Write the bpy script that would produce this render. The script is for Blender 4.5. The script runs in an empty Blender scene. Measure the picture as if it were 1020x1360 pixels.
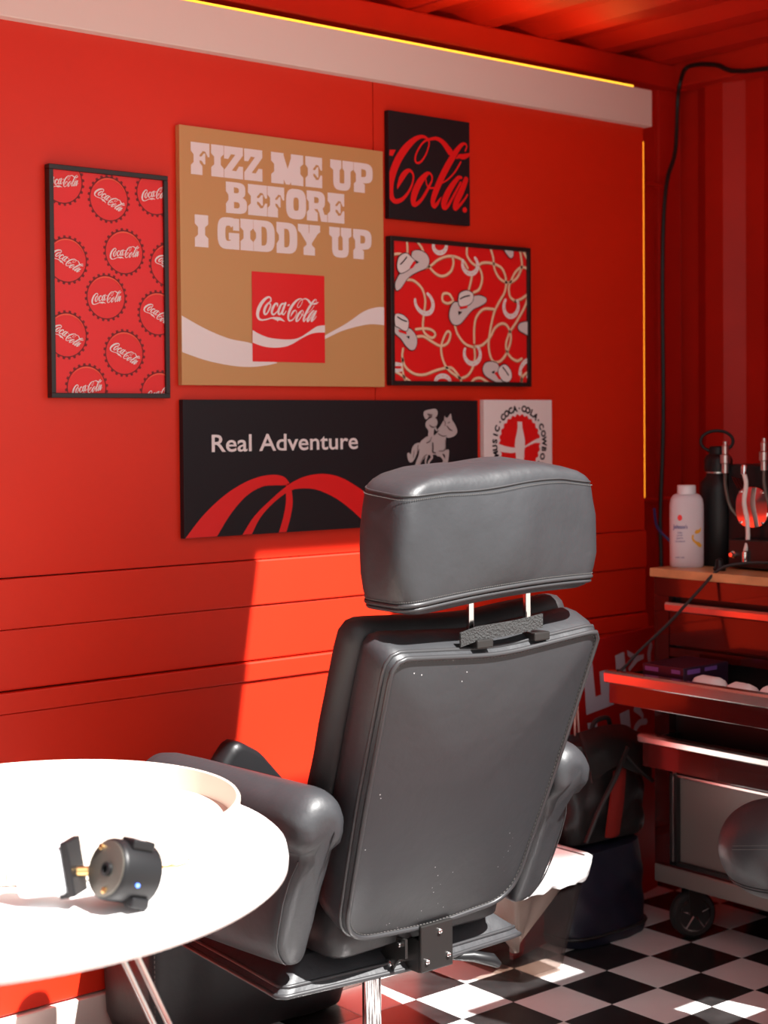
import bpy, bmesh, math, random
import numpy as np
from mathutils import Vector, Matrix, noise
from mathutils.geometry import delaunay_2d_cdt
random.seed(7)
S = bpy.context.scene
COL = S.collection

# ------------------------------------------------------------------ camera
CF, CPY, YAW, PIT, ROL, CAMH = 2116.39, 612.98, 0.697115, 0.0252015, -0.00812754, 1.45
fwd = Vector((math.sin(YAW)*math.cos(PIT), math.cos(YAW)*math.cos(PIT), -math.sin(PIT)))
rgt = Vector((math.cos(YAW), -math.sin(YAW), 0)); upv = rgt.cross(fwd)
rgt, upv = rgt*math.cos(ROL)+upv*math.sin(ROL), upv*math.cos(ROL)-rgt*math.sin(ROL)
CAM = Vector((0, 0, CAMH))
cd = bpy.data.cameras.new('camera'); cam = bpy.data.objects.new('camera', cd); COL.objects.link(cam)
m = Matrix((rgt, upv, -fwd)).transposed().to_4x4(); m.translation = CAM
cam.matrix_world = m
cd.sensor_fit = 'VERTICAL'; cd.sensor_height = 36.0; cd.sensor_width = 27.0
cd.lens = CF/1360*36.0
cd.shift_y = -(680-CPY)/1360
cd.dof.use_dof = True; cd.dof.focus_distance = 3.35; cd.dof.aperture_fstop = 4.0
S.camera = cam

# ------------------------------------------------------------------ light
SUN_AZ, SUN_EL = math.radians(13), math.radians(56)
w = bpy.data.worlds.new('sky'); S.world = w; w.use_nodes = True
bg = w.node_tree.nodes['Background']; bg.inputs[0].default_value = (0.96, 0.95, 0.95, 1); bg.inputs[1].default_value = 1.05
sl = bpy.data.lights.new('sun', 'SUN'); sl.energy = 14.5; sl.angle = math.radians(0.6); sl.color = (1, 0.97, 0.94)
so = bpy.data.objects.new('sun', sl); COL.objects.link(so)
sdir = Vector((math.sin(SUN_AZ)*math.cos(SUN_EL), -math.cos(SUN_AZ)*math.cos(SUN_EL), math.sin(SUN_EL)))
so.rotation_euler = sdir.to_track_quat('Z', 'Y').to_euler(); so.location = (3, -3, 6)
vs = S.view_settings
vs.view_transform = 'Standard'; vs.look = 'None'; vs.gamma = 1.0; vs.use_curve_mapping = False; vs.exposure = 0.22

# ------------------------------------------------------------------ helpers
def P(u, v, ax, val):
    d = fwd*CF+rgt*(u-510)-upv*(v-CPY)
    return CAM+d*((val-CAM[ax])/d[ax])
def PP(u, v, p0, n):
    d = fwd*CF+rgt*(u-510)-upv*(v-CPY)
    return CAM+d*((p0-CAM).dot(n)/d.dot(n))

def mat(name, col, rough=0.5, metal=0.0, spec=0.5, bump=0, bscale=50, var=0, vscale=6, emit=None, trans=0, alpha=1, coat=0, sheen=0):
    m = bpy.data.materials.new(name); m.use_nodes = True
    nt = m.node_tree; b = nt.nodes['Principled BSDF']
    b.inputs['Base Color'].default_value = (*col, 1); b.inputs['Roughness'].default_value = rough
    b.inputs['Metallic'].default_value = metal; b.inputs['Specular IOR Level'].default_value = spec
    b.inputs['Transmission Weight'].default_value = trans; b.inputs['Alpha'].default_value = alpha
    b.inputs['Coat Weight'].default_value = coat
    tc = None
    if bump or var:
        tc = nt.nodes.new('ShaderNodeTexCoord')
    if bump:
        n = nt.nodes.new('ShaderNodeTexNoise'); n.inputs['Scale'].default_value = bscale; n.inputs['Detail'].default_value = 4
        nt.links.new(tc.outputs['Object'], n.inputs['Vector'])
        bp = nt.nodes.new('ShaderNodeBump'); bp.inputs['Strength'].default_value = bump; bp.inputs['Distance'].default_value = 0.01
        nt.links.new(n.outputs[0], bp.inputs['Height']); nt.links.new(bp.outputs[0], b.inputs['Normal'])
    if var:
        n = nt.nodes.new('ShaderNodeTexNoise'); n.inputs['Scale'].default_value = vscale; n.inputs['Detail'].default_value = 5
        nt.links.new(tc.outputs['Object'], n.inputs['Vector'])
        r = nt.nodes.new('ShaderNodeValToRGB')
        r.color_ramp.elements[0].position = 0.3; r.color_ramp.elements[1].position = 0.7
        r.color_ramp.elements[0].color = (*[c*(1-var) for c in col], 1); r.color_ramp.elements[1].color = (*[min(1, c*(1+var)) for c in col], 1)
        nt.links.new(n.outputs[0], r.inputs[0]); nt.links.new(r.outputs[0], b.inputs['Base Color'])
    if emit:
        b.inputs['Emission Color'].default_value = (*emit[0], 1); b.inputs['Emission Strength'].default_value = emit[1]
    return m

M = {}
M['red_wall'] = mat('red_wall_paint', (0.74, 0.023, 0.003), 0.5, var=0.04, vscale=3, bump=0.02, bscale=120)
M['red_steel'] = mat('red_container_steel', (0.62, 0.014, 0.003), 0.55, var=0.08, vscale=4, bump=0.05, bscale=30)
M['seam'] = mat('seam_dark', (0.12, 0.005, 0.003), 0.8)
M['white_trim'] = mat('white_trim', (0.82, 0.72, 0.65), 0.55, bump=0.02)
M['led'] = mat('led_yellow', (1, 0.6, 0.1), 0.5, emit=((1, 0.52, 0.03), 1.5))
M['led_side'] = mat('led_amber', (1, 0.4, 0.05), 0.5, emit=((1, 0.36, 0.02), 1.2))
M['tile_w'] = mat('tile_white', (0.78, 0.76, 0.75), 0.15, var=0.04, vscale=9)
M['tile_b'] = mat('tile_black', (0.022, 0.02, 0.02), 0.25, var=0.4, vscale=14, bump=0.03)
M['ground'] = mat('concrete', (0.25, 0.225, 0.20), 0.9, var=0.15, vscale=1.5, bump=0.2)
M['steel_red_out'] = M['red_steel']
M['leather'] = mat('black_leather', (0.027, 0.028, 0.031), 0.45, spec=0.45, bump=0.3, bscale=16, var=0.1, vscale=5)
M['leather_dk'] = mat('black_leather_dark', (0.022, 0.020, 0.021), 0.5, spec=0.35, bump=0.2, bscale=22)
M['piping'] = mat('leather_piping', (0.03, 0.03, 0.032), 0.4)
M['thread'] = mat('stitch_thread', (0.10, 0.095, 0.09), 0.8)
M['chrome'] = mat('chrome', (0.75, 0.74, 0.73), 0.15, metal=1)
M['steel'] = mat('brushed_steel', (0.62, 0.58, 0.55), 0.32, metal=1)
M['black_metal'] = mat('black_metal', (0.03, 0.028, 0.027), 0.35, metal=0.5)
M['black_plastic'] = mat('black_plastic', (0.010, 0.010, 0.011), 0.4, spec=0.3)
M['webbing'] = mat('black_webbing', (0.03, 0.03, 0.03), 0.85, bump=0.8, bscale=250)
M['frame'] = mat('black_frame', (0.018, 0.013, 0.012), 0.4)
M['gold_print'] = mat('gold_print', (0.60, 0.32, 0.12), 0.5)
M['print_white'] = mat('print_white', (0.86, 0.78, 0.76), 0.55)
M['print_red'] = mat('print_red', (0.82, 0.012, 0.012), 0.4)
M['print_black'] = mat('print_black', (0.011, 0.008, 0.011), 0.55, spec=0.35)
M['print_dkred'] = mat('print_dark_red', (0.20, 0.008, 0.010), 0.5)
M['print_coral'] = mat('print_coral', (0.90, 0.11, 0.05), 0.5)
M['print_rope'] = mat('print_rope', (0.86, 0.62, 0.40), 0.55)
M['print_rope_dk'] = mat('print_rope_dark', (0.45, 0.12, 0.05), 0.55)
M['print_hat'] = mat('print_hat', (0.68, 0.61, 0.59), 0.55)
M['print_hat_lt'] = mat('print_hat_light', (0.80, 0.74, 0.71), 0.55)
M['print_grey'] = mat('print_grey', (0.50, 0.44, 0.43), 0.55)
M['print_greydk'] = mat('print_grey_dark', (0.13, 0.10, 0.10), 0.55)
M['white_lam'] = mat('white_laminate', (0.80, 0.78, 0.77), 0.35)
M['white_tray'] = mat('cream_tray', (0.70, 0.62, 0.54), 0.5)
M['white_pl'] = mat('white_plastic', (0.72, 0.73, 0.76), 0.3)
M['brass'] = mat('brass', (0.75, 0.48, 0.2), 0.3, metal=1)
M['gunmetal'] = mat('gunmetal', (0.16, 0.15, 0.13), 0.4, metal=0.7)
M['blue_led'] = mat('blue_lamp', (0.1, 0.2, 1), 0.4, emit=((0.1, 0.25, 1), 3))
M['cab_red'] = mat('cabinet_red_enamel', (0.045, 0.0035, 0.003), 0.16, coat=0.5)
M['cab_dark'] = mat('cabinet_dark', (0.012, 0.010, 0.010), 0.4)
M['cab_grey'] = mat('cabinet_grey_panel', (0.20, 0.175, 0.16), 0.35, metal=0.3)
M['alu'] = mat('aluminium_trim', (0.8, 0.74, 0.70), 0.25, metal=1)
M['wood'] = mat('beech_worktop', (0.60, 0.33, 0.15), 0.4, var=0.2, vscale=12, bump=0.05)
M['rubber'] = mat('rubber_tyre', (0.015, 0.015, 0.015), 0.7)
M['navy'] = mat('navy_fabric', (0.012, 0.013, 0.028), 0.42, bump=0.35, bscale=9)
M['black_nylon'] = mat('black_nylon', (0.018, 0.016, 0.016), 0.4, bump=0.5, bscale=14)
M['strap_red'] = mat('red_strap', (0.25, 0.012, 0.008), 0.55, bump=0.3, bscale=20)
M['powder'] = mat('powder_bottle', (0.62, 0.57, 0.60), 0.4)
M['print_blue'] = mat('print_blue', (0.03, 0.03, 0.22), 0.5)
M['print_gold'] = mat('print_yellow', (0.72, 0.36, 0.03), 0.5)
M['mirror'] = mat('mirror_plate', (0.75, 0.70, 0.68), 0.06, metal=1)
M['tube_clear'] = mat('tube_clear', (0.75, 0.72, 0.68), 0.2, spec=0.7)
M['purple'] = mat('purple_box', (0.025, 0.007, 0.022), 0.4)
M['purple_lt'] = mat('purple_print', (0.17, 0.07, 0.28), 0.4)
M['paper'] = mat('white_paper', (0.85, 0.84, 0.82), 0.8, bump=0.3, bscale=40)
M['sign_red'] = mat('sign_red', (0.50, 0.008, 0.006), 0.45)
M['sign_white'] = mat('sign_white', (0.62, 0.58, 0.66), 0.5)
M['cord_pink'] = mat('pale_cord', (0.75, 0.45, 0.38), 0.6)
M['cord_black'] = mat('black_cord', (0.012, 0.011, 0.012), 0.45)
M['cord_blue'] = mat('blue_cord', (0.04, 0.06, 0.25), 0.4)
M['liner'] = mat('white_liner', (0.82, 0.80, 0.79), 0.35, bump=0.5, bscale=18)
def dusty(name, col, rough, spec):
    m = mat(name, col, rough, spec=spec, bump=0.25, bscale=14); nt = m.node_tree; b = nt.nodes['Principled BSDF']
    tc = nt.nodes.new('ShaderNodeTexCoord')
    vo = nt.nodes.new('ShaderNodeTexVoronoi'); vo.inputs['Scale'].default_value = 60; nt.links.new(tc.outputs['Object'], vo.inputs['Vector'])
    no = nt.nodes.new('ShaderNodeTexNoise'); no.inputs['Scale'].default_value = 5; nt.links.new(tc.outputs['Object'], no.inputs['Vector'])
    lt = nt.nodes.new('ShaderNodeMath'); lt.operation = 'LESS_THAN'; lt.inputs[1].default_value = 0.075; nt.links.new(vo.outputs['Distance'], lt.inputs[0])
    gt = nt.nodes.new('ShaderNodeMath'); gt.operation = 'GREATER_THAN'; gt.inputs[1].default_value = 0.55; nt.links.new(no.outputs[0], gt.inputs[0])
    mu = nt.nodes.new('ShaderNodeMath'); mu.operation = 'MULTIPLY'; nt.links.new(lt.outputs[0], mu.inputs[0]); nt.links.new(gt.outputs[0], mu.inputs[1])
    mx = nt.nodes.new('ShaderNodeMix'); mx.data_type = 'RGBA'; mx.inputs[6].default_value = (*col, 1); mx.inputs[7].default_value = (0.5, 0.5, 0.5, 1)
    nt.links.new(mu.outputs[0], mx.inputs[0]); nt.links.new(mx.outputs[2], b.inputs['Base Color']); return m
M['leather_dust'] = dusty('black_leather_dusty', (0.027, 0.028, 0.031), 0.45, 0.4)
def smoke():
    m = bpy.data.materials.new('smoke_plastic'); m.use_nodes = True; nt = m.node_tree
    b = nt.nodes['Principled BSDF']; b.inputs['Base Color'].default_value = (0.05, 0.04, 0.04, 1); b.inputs['Roughness'].default_value = 0.12
    t = nt.nodes.new('ShaderNodeBsdfTransparent'); t.inputs[0].default_value = (0.84, 0.79, 0.76, 1)
    mx = nt.nodes.new('ShaderNodeMixShader'); mx.inputs[0].default_value = 0.12
    nt.links.new(t.outputs[0], mx.inputs[1]); nt.links.new(b.outputs[0], mx.inputs[2])
    nt.links.new(mx.outputs[0], nt.nodes['Material Output'].inputs[0]); return m
M['smoke'] = smoke()

def tag(o, label=None, cat=None, group=None, kind=None):
    if label: o['label'] = label
    if cat: o['category'] = cat
    if group: o['group'] = group
    if kind: o['kind'] = kind
    return o
def empty(name, loc, label=None, cat=None, group=None, kind=None):
    o = bpy.data.objects.new(name, None); COL.objects.link(o); o.location = loc; o.empty_display_size = 0.1
    return tag(o, label, cat, group, kind)

class MB:
    def __init__(s): s.v = []; s.f = []
    def add(s, vs, fs):
        b = len(s.v); s.v += [Vector(p) for p in vs]; s.f += [tuple(i+b for i in f) for f in fs]; return s
    def box(s, x0, x1, y0, y1, z0, z1, bev=0):
        if bev:
            bm = bmesh.new(); bmesh.ops.create_cube(bm, size=1)
            for v in bm.verts: v.co = Vector(((x0+x1)/2+v.co.x*(x1-x0), (y0+y1)/2+v.co.y*(y1-y0), (z0+z1)/2+v.co.z*(z1-z0)))
            bmesh.ops.bevel(bm, geom=bm.edges[:], offset=bev, segments=2, profile=0.5, affect='EDGES')
            bm.verts.index_update()
            s.add([v.co.copy() for v in bm.verts], [[v.index for v in f.verts] for f in bm.faces]); bm.free(); return s
        return s.add([(x, y, z) for x in (x0, x1) for y in (y0, y1) for z in (z0, z1)],
                     [(0, 1, 3, 2), (4, 6, 7, 5), (0, 4, 5, 1), (2, 3, 7, 6), (0, 2, 6, 4), (1, 5, 7, 3)])
    def loft(s, loops, closed=True, cap0=True, cap1=True):
        n = len(loops[0]); vs = [p for l in loops for p in l]; fs = []
        for i in range(len(loops)-1):
            for j in range(n if closed else n-1):
                k = (j+1) % n; fs.append((i*n+j, i*n+k, (i+1)*n+k, (i+1)*n+j))
        if closed and cap0: fs.append(tuple(reversed(range(n))))
        if closed and cap1: fs.append(tuple((len(loops)-1)*n+j for j in range(n)))
        return s.add(vs, fs)
    def tube(s, pts, r, n=8, closed=False):
        pts = [Vector(p) for p in pts]; rs = r if isinstance(r, (list, tuple)) else [r]*len(pts)
        N = len(pts); loops = []; prev = None
        for i in range(N):
            a = pts[(i-1) % N] if (closed or i > 0) else pts[0]; b = pts[(i+1) % N] if (closed or i < N-1) else pts[-1]
            t = (b-a).normalized()
            if prev is None:
                u = t.orthogonal().normalized()
            else:
                u = prev-t*prev.dot(t); u = u.normalized() if u.length > 1e-6 else t.orthogonal().normalized()
            prev = u; w_ = t.cross(u)
            loops.append([pts[i]+(u*math.cos(k*2*math.pi/n)+w_*math.sin(k*2*math.pi/n))*rs[i] for k in range(n)])
        if closed: loops.append(loops[0]); return s.loft(loops, cap0=False, cap1=False)
        return s.loft(loops)
    def lathe(s, prof, c=(0, 0, 0), n=32, axis=None, sx=1, sy=1):
        c = Vector(c); loops = []
        if axis is None: X, Y, Z = Vector((1, 0, 0)), Vector((0, 1, 0)), Vector((0, 0, 1))
        else:
            Z = Vector(axis).normalized(); X = Z.orthogonal().normalized(); Y = Z.cross(X)
        for r, z in prof:
            loops.append([c+X*(r*sx*math.cos(k*2*math.pi/n))+Y*(r*sy*math.sin(k*2*math.pi/n))+Z*z for k in range(n)])
        return s.loft(loops)
    def build(s, name, m, parent=None, smooth=False, sharp=None):
        me = bpy.data.meshes.new(name); me.from_pydata([tuple(v) for v in s.v], [], s.f); me.validate()
        bm = bmesh.new(); bm.from_mesh(me); bmesh.ops.remove_doubles(bm, verts=bm.verts, dist=1e-6)
        bmesh.ops.recalc_face_normals(bm, faces=bm.faces); bm.to_mesh(me); bm.free()
        o = bpy.data.objects.new(name, me); COL.objects.link(o)
        if m: me.materials.append(M[m] if isinstance(m, str) else m)
        if smooth:
            for p in me.polygons: p.use_smooth = True
            me.set_sharp_from_angle(angle=math.radians(sharp or 40))
        if parent:
            o.parent = parent; o.matrix_parent_inverse = Matrix.Translation(-parent.matrix_basis.translation)
        return o

def setpar(o, p):
    o.parent = p; o.matrix_parent_inverse = Matrix.Translation(-p.matrix_basis.translation)
def crom(pts, n=8, closed=False):
    pts = [np.array(p, float) for p in pts]; N = len(pts); out = []
    rng = range(N if closed else N-1)
    for i in rng:
        p1, p2 = pts[i], pts[(i+1) % N]
        p0 = pts[(i-1) % N] if (closed or i > 0) else 2*p1-p2
        p3 = pts[(i+2) % N] if (closed or i < N-2) else 2*p2-p1
        for k in range(n):
            t = k/n
            out.append(0.5*((2*p1)+(-p0+p2)*t+(2*p0-5*p1+4*p2-p3)*t*t+(-p0+3*p1-3*p2+p3)*t**3))
    if not closed: out.append(pts[-1])
    return out

# ---- flat art: lists of 2D polygons
def stroke(pts, n=6, closed=False, wk=1.0):
    c = crom(pts, n, closed); N = len(c); L = []; R_ = []
    for i in range(N):
        a = c[(i-1) % N] if (closed or i > 0) else c[0]; b = c[(i+1) % N] if (closed or i < N-1) else c[-1]
        t = b[:2]-a[:2]; l = np.hypot(*t); t = t/l if l > 1e-9 else np.array([1, 0]); nn = np.array([-t[1], t[0]])*max(c[i][2], 0.0)*wk
        L.append(c[i][:2]+nn); R_.append(c[i][:2]-nn)
    polys = []
    for i in range(N if closed else N-1):
        k = (i+1) % N; polys.append([L[i], L[k], R_[k], R_[i]])
    if not closed:
        for e in (0, -1):
            r = c[e][2]*wk
            if r > 0: polys.append([c[e][:2]+r*np.array([math.cos(a), math.sin(a)]) for a in np.linspace(0, 2*math.pi, 10)[:-1]])
    return polys
def mapp(polys, f): return [[f(p) for p in poly] for poly in polys]
def ellipse(cx, cy, rx, ry, n=32): return [np.array([cx+rx*math.cos(a), cy+ry*math.sin(a)]) for a in np.linspace(0, 2*math.pi, n+1)[:-1]]
def ring(cx, cy, r0, r1, a0=0, a1=2*math.pi, n=40):
    out = []
    A = np.linspace(a0, a1, n+1)
    for i in range(n):
        q = [(r1, A[i]), (r1, A[i+1]), (r0, A[i+1]), (r0, A[i])]
        out.append([np.array([cx+r*math.cos(a), cy+r*math.sin(a)]) for r, a in q])
    return out
def text2d(s, size=1.0, bold=0.0):
    cu = bpy.data.curves.new('t', 'FONT'); cu.body = s; cu.size = size; cu.align_x = 'CENTER'; cu.offset = bold; cu.resolution_u = 4
    ob = bpy.data.objects.new('t', cu); COL.objects.link(ob)
    dg = bpy.context.evaluated_depsgraph_get(); me = bpy.data.meshes.new_from_object(ob.evaluated_get(dg))
    out = [[np.array(me.vertices[i].co[:2]) for i in p.vertices] for p in me.polygons]
    bpy.data.objects.remove(ob); bpy.data.curves.remove(cu); bpy.data.meshes.remove(me)
    return out
def fit2d(polys, x0, x1, z0, z1):
    a = np.array([p for q in polys for p in q]); lo, hi = a.min(0), a.max(0)
    return mapp(polys, lambda p: np.array([x0+(p[0]-lo[0])/(hi[0]-lo[0])*(x1-x0), z0+(p[1]-lo[1])/(hi[1]-lo[1])*(z1-z0)]))
def wall_map(yf):
    return lambda p, lay: Vector((p[0], yf-lay*0.0007, p[1]))
def art(name, polys, m, parent, mp, lay, clip=None):
    """flat printed shape: polygons in the sheet's own 2D frame, cut at the sheet's edge"""
    V2, F2 = [], []
    polys = [t for q in polys for t in (([q[0], q[1], q[2]], [q[0], q[2], q[3]]) if len(q) == 4 else (q,))]
    for poly in polys:
        F2.append(list(range(len(V2), len(V2)+len(poly)))); V2 += [Vector((float(p[0]), float(p[1]))) for p in poly]
    ar = [sum(V2[f[i]].x*V2[f[(i+1) % len(f)]].y-V2[f[(i+1) % len(f)]].x*V2[f[i]].y for i in range(len(f))) for f in F2]
    F2 = [f if q > 0 else f[::-1] for f, q in zip(F2, ar) if abs(q) > 1e-11]
    cv, ce, cf, _, _, src_f = delaunay_2d_cdt(V2, [], F2, 1, 1e-7)
    cf = [f for f, o_ in zip(cf, src_f) if o_]
    bm = bmesh.new(); bv = [bm.verts.new((v.x, v.y, 0)) for v in cv]
    for f in cf:
        try: bm.faces.new([bv[i] for i in f])
        except ValueError: pass
    bmesh.ops.delete(bm, geom=[v for v in bm.verts if not v.link_faces], context='VERTS')
    if clip:
        x0, x1, z0, z1 = clip
        for co, no in (((x0, 0, 0), (-1, 0, 0)), ((x1, 0, 0), (1, 0, 0)), ((0, z0, 0), (0, -1, 0)), ((0, z1, 0), (0, 1, 0))):
            bmesh.ops.bisect_plane(bm, geom=bm.verts[:]+bm.edges[:]+bm.faces[:], plane_co=co, plane_no=no, clear_outer=True)
    if not bm.faces: bm.free(); return None
    bm.verts.index_update(); mb = MB()
    mb.v = [mp(v.co, lay) for v in bm.verts]; mb.f = [tuple(v.index for v in f.verts) for f in bm.faces]; bm.free()
    o = mb.build(name, m, parent)
    return o

# ================================================================== SETTING
T = 0.1725                                   # tile pitch
WY = 3.36                                    # lined wall face
BACKY, RX, CZ, FY = 3.66, 4.36, 2.66, 1.90   # container back, right, ceiling, open front
LX = -1.5
g = MB().box(-14, 16, -16, FY-0.06, -0.30, -0.02).build('ground_outside', 'ground'); tag(g, kind='structure', label='pale concrete yard outside the open front')
# floor: base + tiles (tiles aligned with the walls)
fl = MB().box(LX, RX, FY-0.06, BACKY, -0.08, -0.006).build('floor', 'tile_b'); tag(fl, kind='structure')
tx0, ty0 = 3.0, 2.6   # replaced below by a measured corner
c0 = P(863.5, 1269.4, 2, 0); tx0, ty0 = c0.x, c0.y
tm = {}
for key, mm in (('w', 'tile_w'), ('b', 'tile_b')):
    o = MB().box(0.0006, T-0.0006, 0.0006, T-0.0006, -0.006, 0, bev=0.0008).build('tile', mm); tm[key] = o.data; bpy.data.objects.remove(o)
cells = []
for i in range(-30, 20):
    for j in range(-12, 8):
        x, y = tx0+i*T, ty0+j*T
        if x < LX or x+T > RX or y < FY-0.05 or y+T > BACKY-0.02: continue
        cells.append((abs(x-2.9)+abs(y-2.8), x, y, (i+j) % 2))
cells.sort()
rest = {0: MB(), 1: MB()}
for k, (d, x, y, c) in enumerate(cells):
    if k < 296:
        o = bpy.data.objects.new('floor_tile', tm['w' if c == 0 else 'b']); COL.objects.link(o); o.location = (x, y, 0)
        o.parent = fl
    else: rest[c].box(x+.0006, x+T-.0006, y+.0006, y+T-.0006, -0.006, 0)
for c in rest:
    if rest[c].v: tag(rest[c].build('far_tiles', 'tile_w' if c == 0 else 'tile_b', fl), kind='stuff')

# lined back wall: two upper panels with a seam, then stepped boards
wb = MB().box(LX, 3.895, WY+0.012, WY+0.03, 0.0, 2.50).build('wall_back', 'seam'); tag(wb, kind='structure')
SX = P(496.5, 300, 1, WY).x
MB().box(LX, SX-0.0015, WY, WY+0.012, 1.098, 2.38).build('upper_panel', 'red_wall', wb)
MB().box(SX+0.0015, 3.895, WY, WY+0.012, 1.098, 2.38).build('upper_panel', 'red_wall', wb)
for z0, z1, pr in ((0.979, 1.095, 0.010), (0.838, 0.977, 0.006), (0.786, 0.834, 0.016), (0.09, 0.784, 0.010)):
    MB().box(LX, 3.895, WY-pr, WY+0.012, z0, z1, bev=0.003).build('board', 'red_wall', wb)
tag(MB().box(LX, 3.895, WY-0.022, WY+0.01, 0.0, 0.085, bev=0.003).build('baseboard_back', 'white_trim'), kind='structure')
tag(MB().box(LX, 3.905, WY-0.03, WY+0.02, 2.374, 2.488, bev=0.002).build('trim_1', 'white_trim'), kind='structure')

def corr(n, pitch, depth, length0):
    pts = []
    for i in range(n):
        b = length0+i*pitch
        pts += [(b, 0), (b+pitch*.27, 0), (b+pitch*.5, depth), (b+pitch*.77, depth)]
    return pts
# container shell
pr = corr(22, 0.278, 0.036, LX)
mb = MB(); mb.loft([[Vector((min(a, RX), BACKY-d, 0)) for a, d in pr], [Vector((min(a, RX), BACKY-d, CZ+.06)) for a, d in pr]], closed=False)
tag(mb.build('wall_container_back', 'red_steel'), kind='structure')
pr = corr(7, 0.278, 0.040, FY-0.02)
mb = MB(); mb.loft([[Vector((RX+0.04-d, min(a, BACKY), 0)) for a, d in pr], [Vector((RX+0.04-d, min(a, BACKY), CZ+.06)) for a, d in pr]], closed=False)
wr = tag(mb.build('wall_right', 'red_steel'), kind='structure')
tag(MB().box(RX-0.06, RX+0.03, FY, BACKY, 2.585, CZ+.03, bev=0.006).build('trim_2', 'red_steel'), kind='structure')
tag(MB().box(RX-0.10, RX+0.02, BACKY-0.055, BACKY, 0, CZ, bev=0.006).build('trim_3', 'red_steel'), kind='structure')
tag(MB().box(LX, RX, BACKY-0.10, BACKY-0.036, 2.58, CZ, bev=0.006).build('trim_4', 'red_steel'), kind='structure')
# corrugated roof with an added, unseen hatch that lets a sun strip onto the wall
def roof(xa, xb, ya, yb, lift=0.0):
    pr = corr(22, 0.278, 0.03, LX); pts = []
    for i in range(len(pr)-1):
        (a, d), (b, e) = pr[i], pr[i+1]
        for t in np.linspace(0, 1, 12)[:-1]:
            q = a+(b-a)*t
            if xa <= q <= xb: pts.append((q, d+(e-d)*t))
    pts = [(xa, pts[0][1])]+pts+[(xb, pts[-1][1])]
    mb = MB(); mb.loft([[Vector((a, ya, CZ+0.03-d+lift)) for a, d in pts], [Vector((a, yb, CZ+0.03-d+lift)) for a, d in pts]], closed=False)
    tag(mb.build('ceiling', 'red_steel'), kind='structure')
HA, HB_, HY = 2.615, 3.10, 2.35
roof(LX, HA, FY, BACKY); roof(HA-.025, HB_+.025, HY, BACKY, .004); roof(HB_, RX, FY, BACKY)
for q in ((HA-.03, HA, FY, HY), (HB_, HB_+.03, FY, HY), (HA-.03, HB_+.03, HY, HY+.03)):
    tag(MB().box(*q, CZ-.015, CZ+.05).build('added_hatch_rim', 'red_steel'), kind='structure')  # rim of the added hatch, out of view
tag(MB().box(LX-0.04, LX, FY, BACKY, 0, CZ).build('wall_left', 'red_steel'), kind='structure')
tag(MB().box(LX, RX+0.05, FY-0.06, FY, 2.56, CZ+0.06, bev=0.006).build('trim_5', 'red_steel'), kind='structure')
FX, FE = 2.86, 3.32
tag(MB().box(FE, RX+0.05, FY-0.06, FY, 0.0, 2.56, bev=0.004).build('front_sun_blocker', 'red_steel'), kind='structure')  # unseen front, its edge shaped to shade the cabinet and right corner
tag(MB().box(FX, FE, FY-0.05, FY-0.02, 1.02, 1.49, bev=0.004).build('front_blocker_band', 'red_steel'), kind='structure')  # added band across the opening, shades the floor beside the chair
tag(MB().box(FX, FE, FY-0.05, FY-0.02, 0.0, 0.76, bev=0.004).build('front_blocker_panel', 'red_steel'), kind='structure')  # added low panel, holds back ground light from the right-hand floor
tag(MB().box(FX, 3.05, FY-0.05, FY-0.02, 0.761, 1.019).build('front_blocker_infill', 'red_steel'), kind='structure')  # added infill, keeps the sun off the stool
tag(MB().box(LX, 0.70, FY-0.06, FY, 0.0, 2.56, bev=0.004).build('front_blocker_left', 'red_steel'), kind='structure')  # unseen front closed here so the light falls off to the right
tag(MB().box(0.70, FX-.001, FY-0.06, FY, 0.0, 0.25, bev=0.004).build('front_blocker_sill', 'red_steel'), kind='structure')  # added sill below the view, cuts the ground bounce

# lashing bars welded across the corner
for v, z in ((235, 2.245), (663, 1.175)):
    tag(MB().tube([(3.93, 3.57, z), (4.27, 3.57, z)], 0.008).build('lashing_bar', 'red_steel', smooth=True),
        ('upper' if z > 2 else 'lower')+' red steel lashing bar across the container corner', 'bar', 'lashing bars in the corner')

# LED strips
o = MB().box(LX, 3.83, WY-0.02, WY-0.008, 2.489, 2.497, bev=0.002).build('led_strip', 'led'); tag(o, 'thin glowing yellow light strip along the top of the white header board', 'light strip')
ll = bpy.data.lights.new('led_glow', 'AREA'); ll.shape = 'RECTANGLE'; ll.size = 5.3; ll.size_y = 0.012; ll.energy = 4.0; ll.color = (1, 0.55, 0.12)
lo = bpy.data.objects.new('led_glow', ll); COL.objects.link(lo); lo.location = (1.165, WY-0.014, 2.4985); lo.rotation_euler = (math.pi, 0, 0)
lo.parent = o; lo.matrix_parent_inverse = Matrix.Identity(4)
o = MB().box(3.896, 3.899, WY+0.000, WY+0.006, 1.20, 2.33).build('led_strip', 'led_side'); tag(o, 'thin amber light strip standing up the end of the red wall panel', 'light strip')

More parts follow.
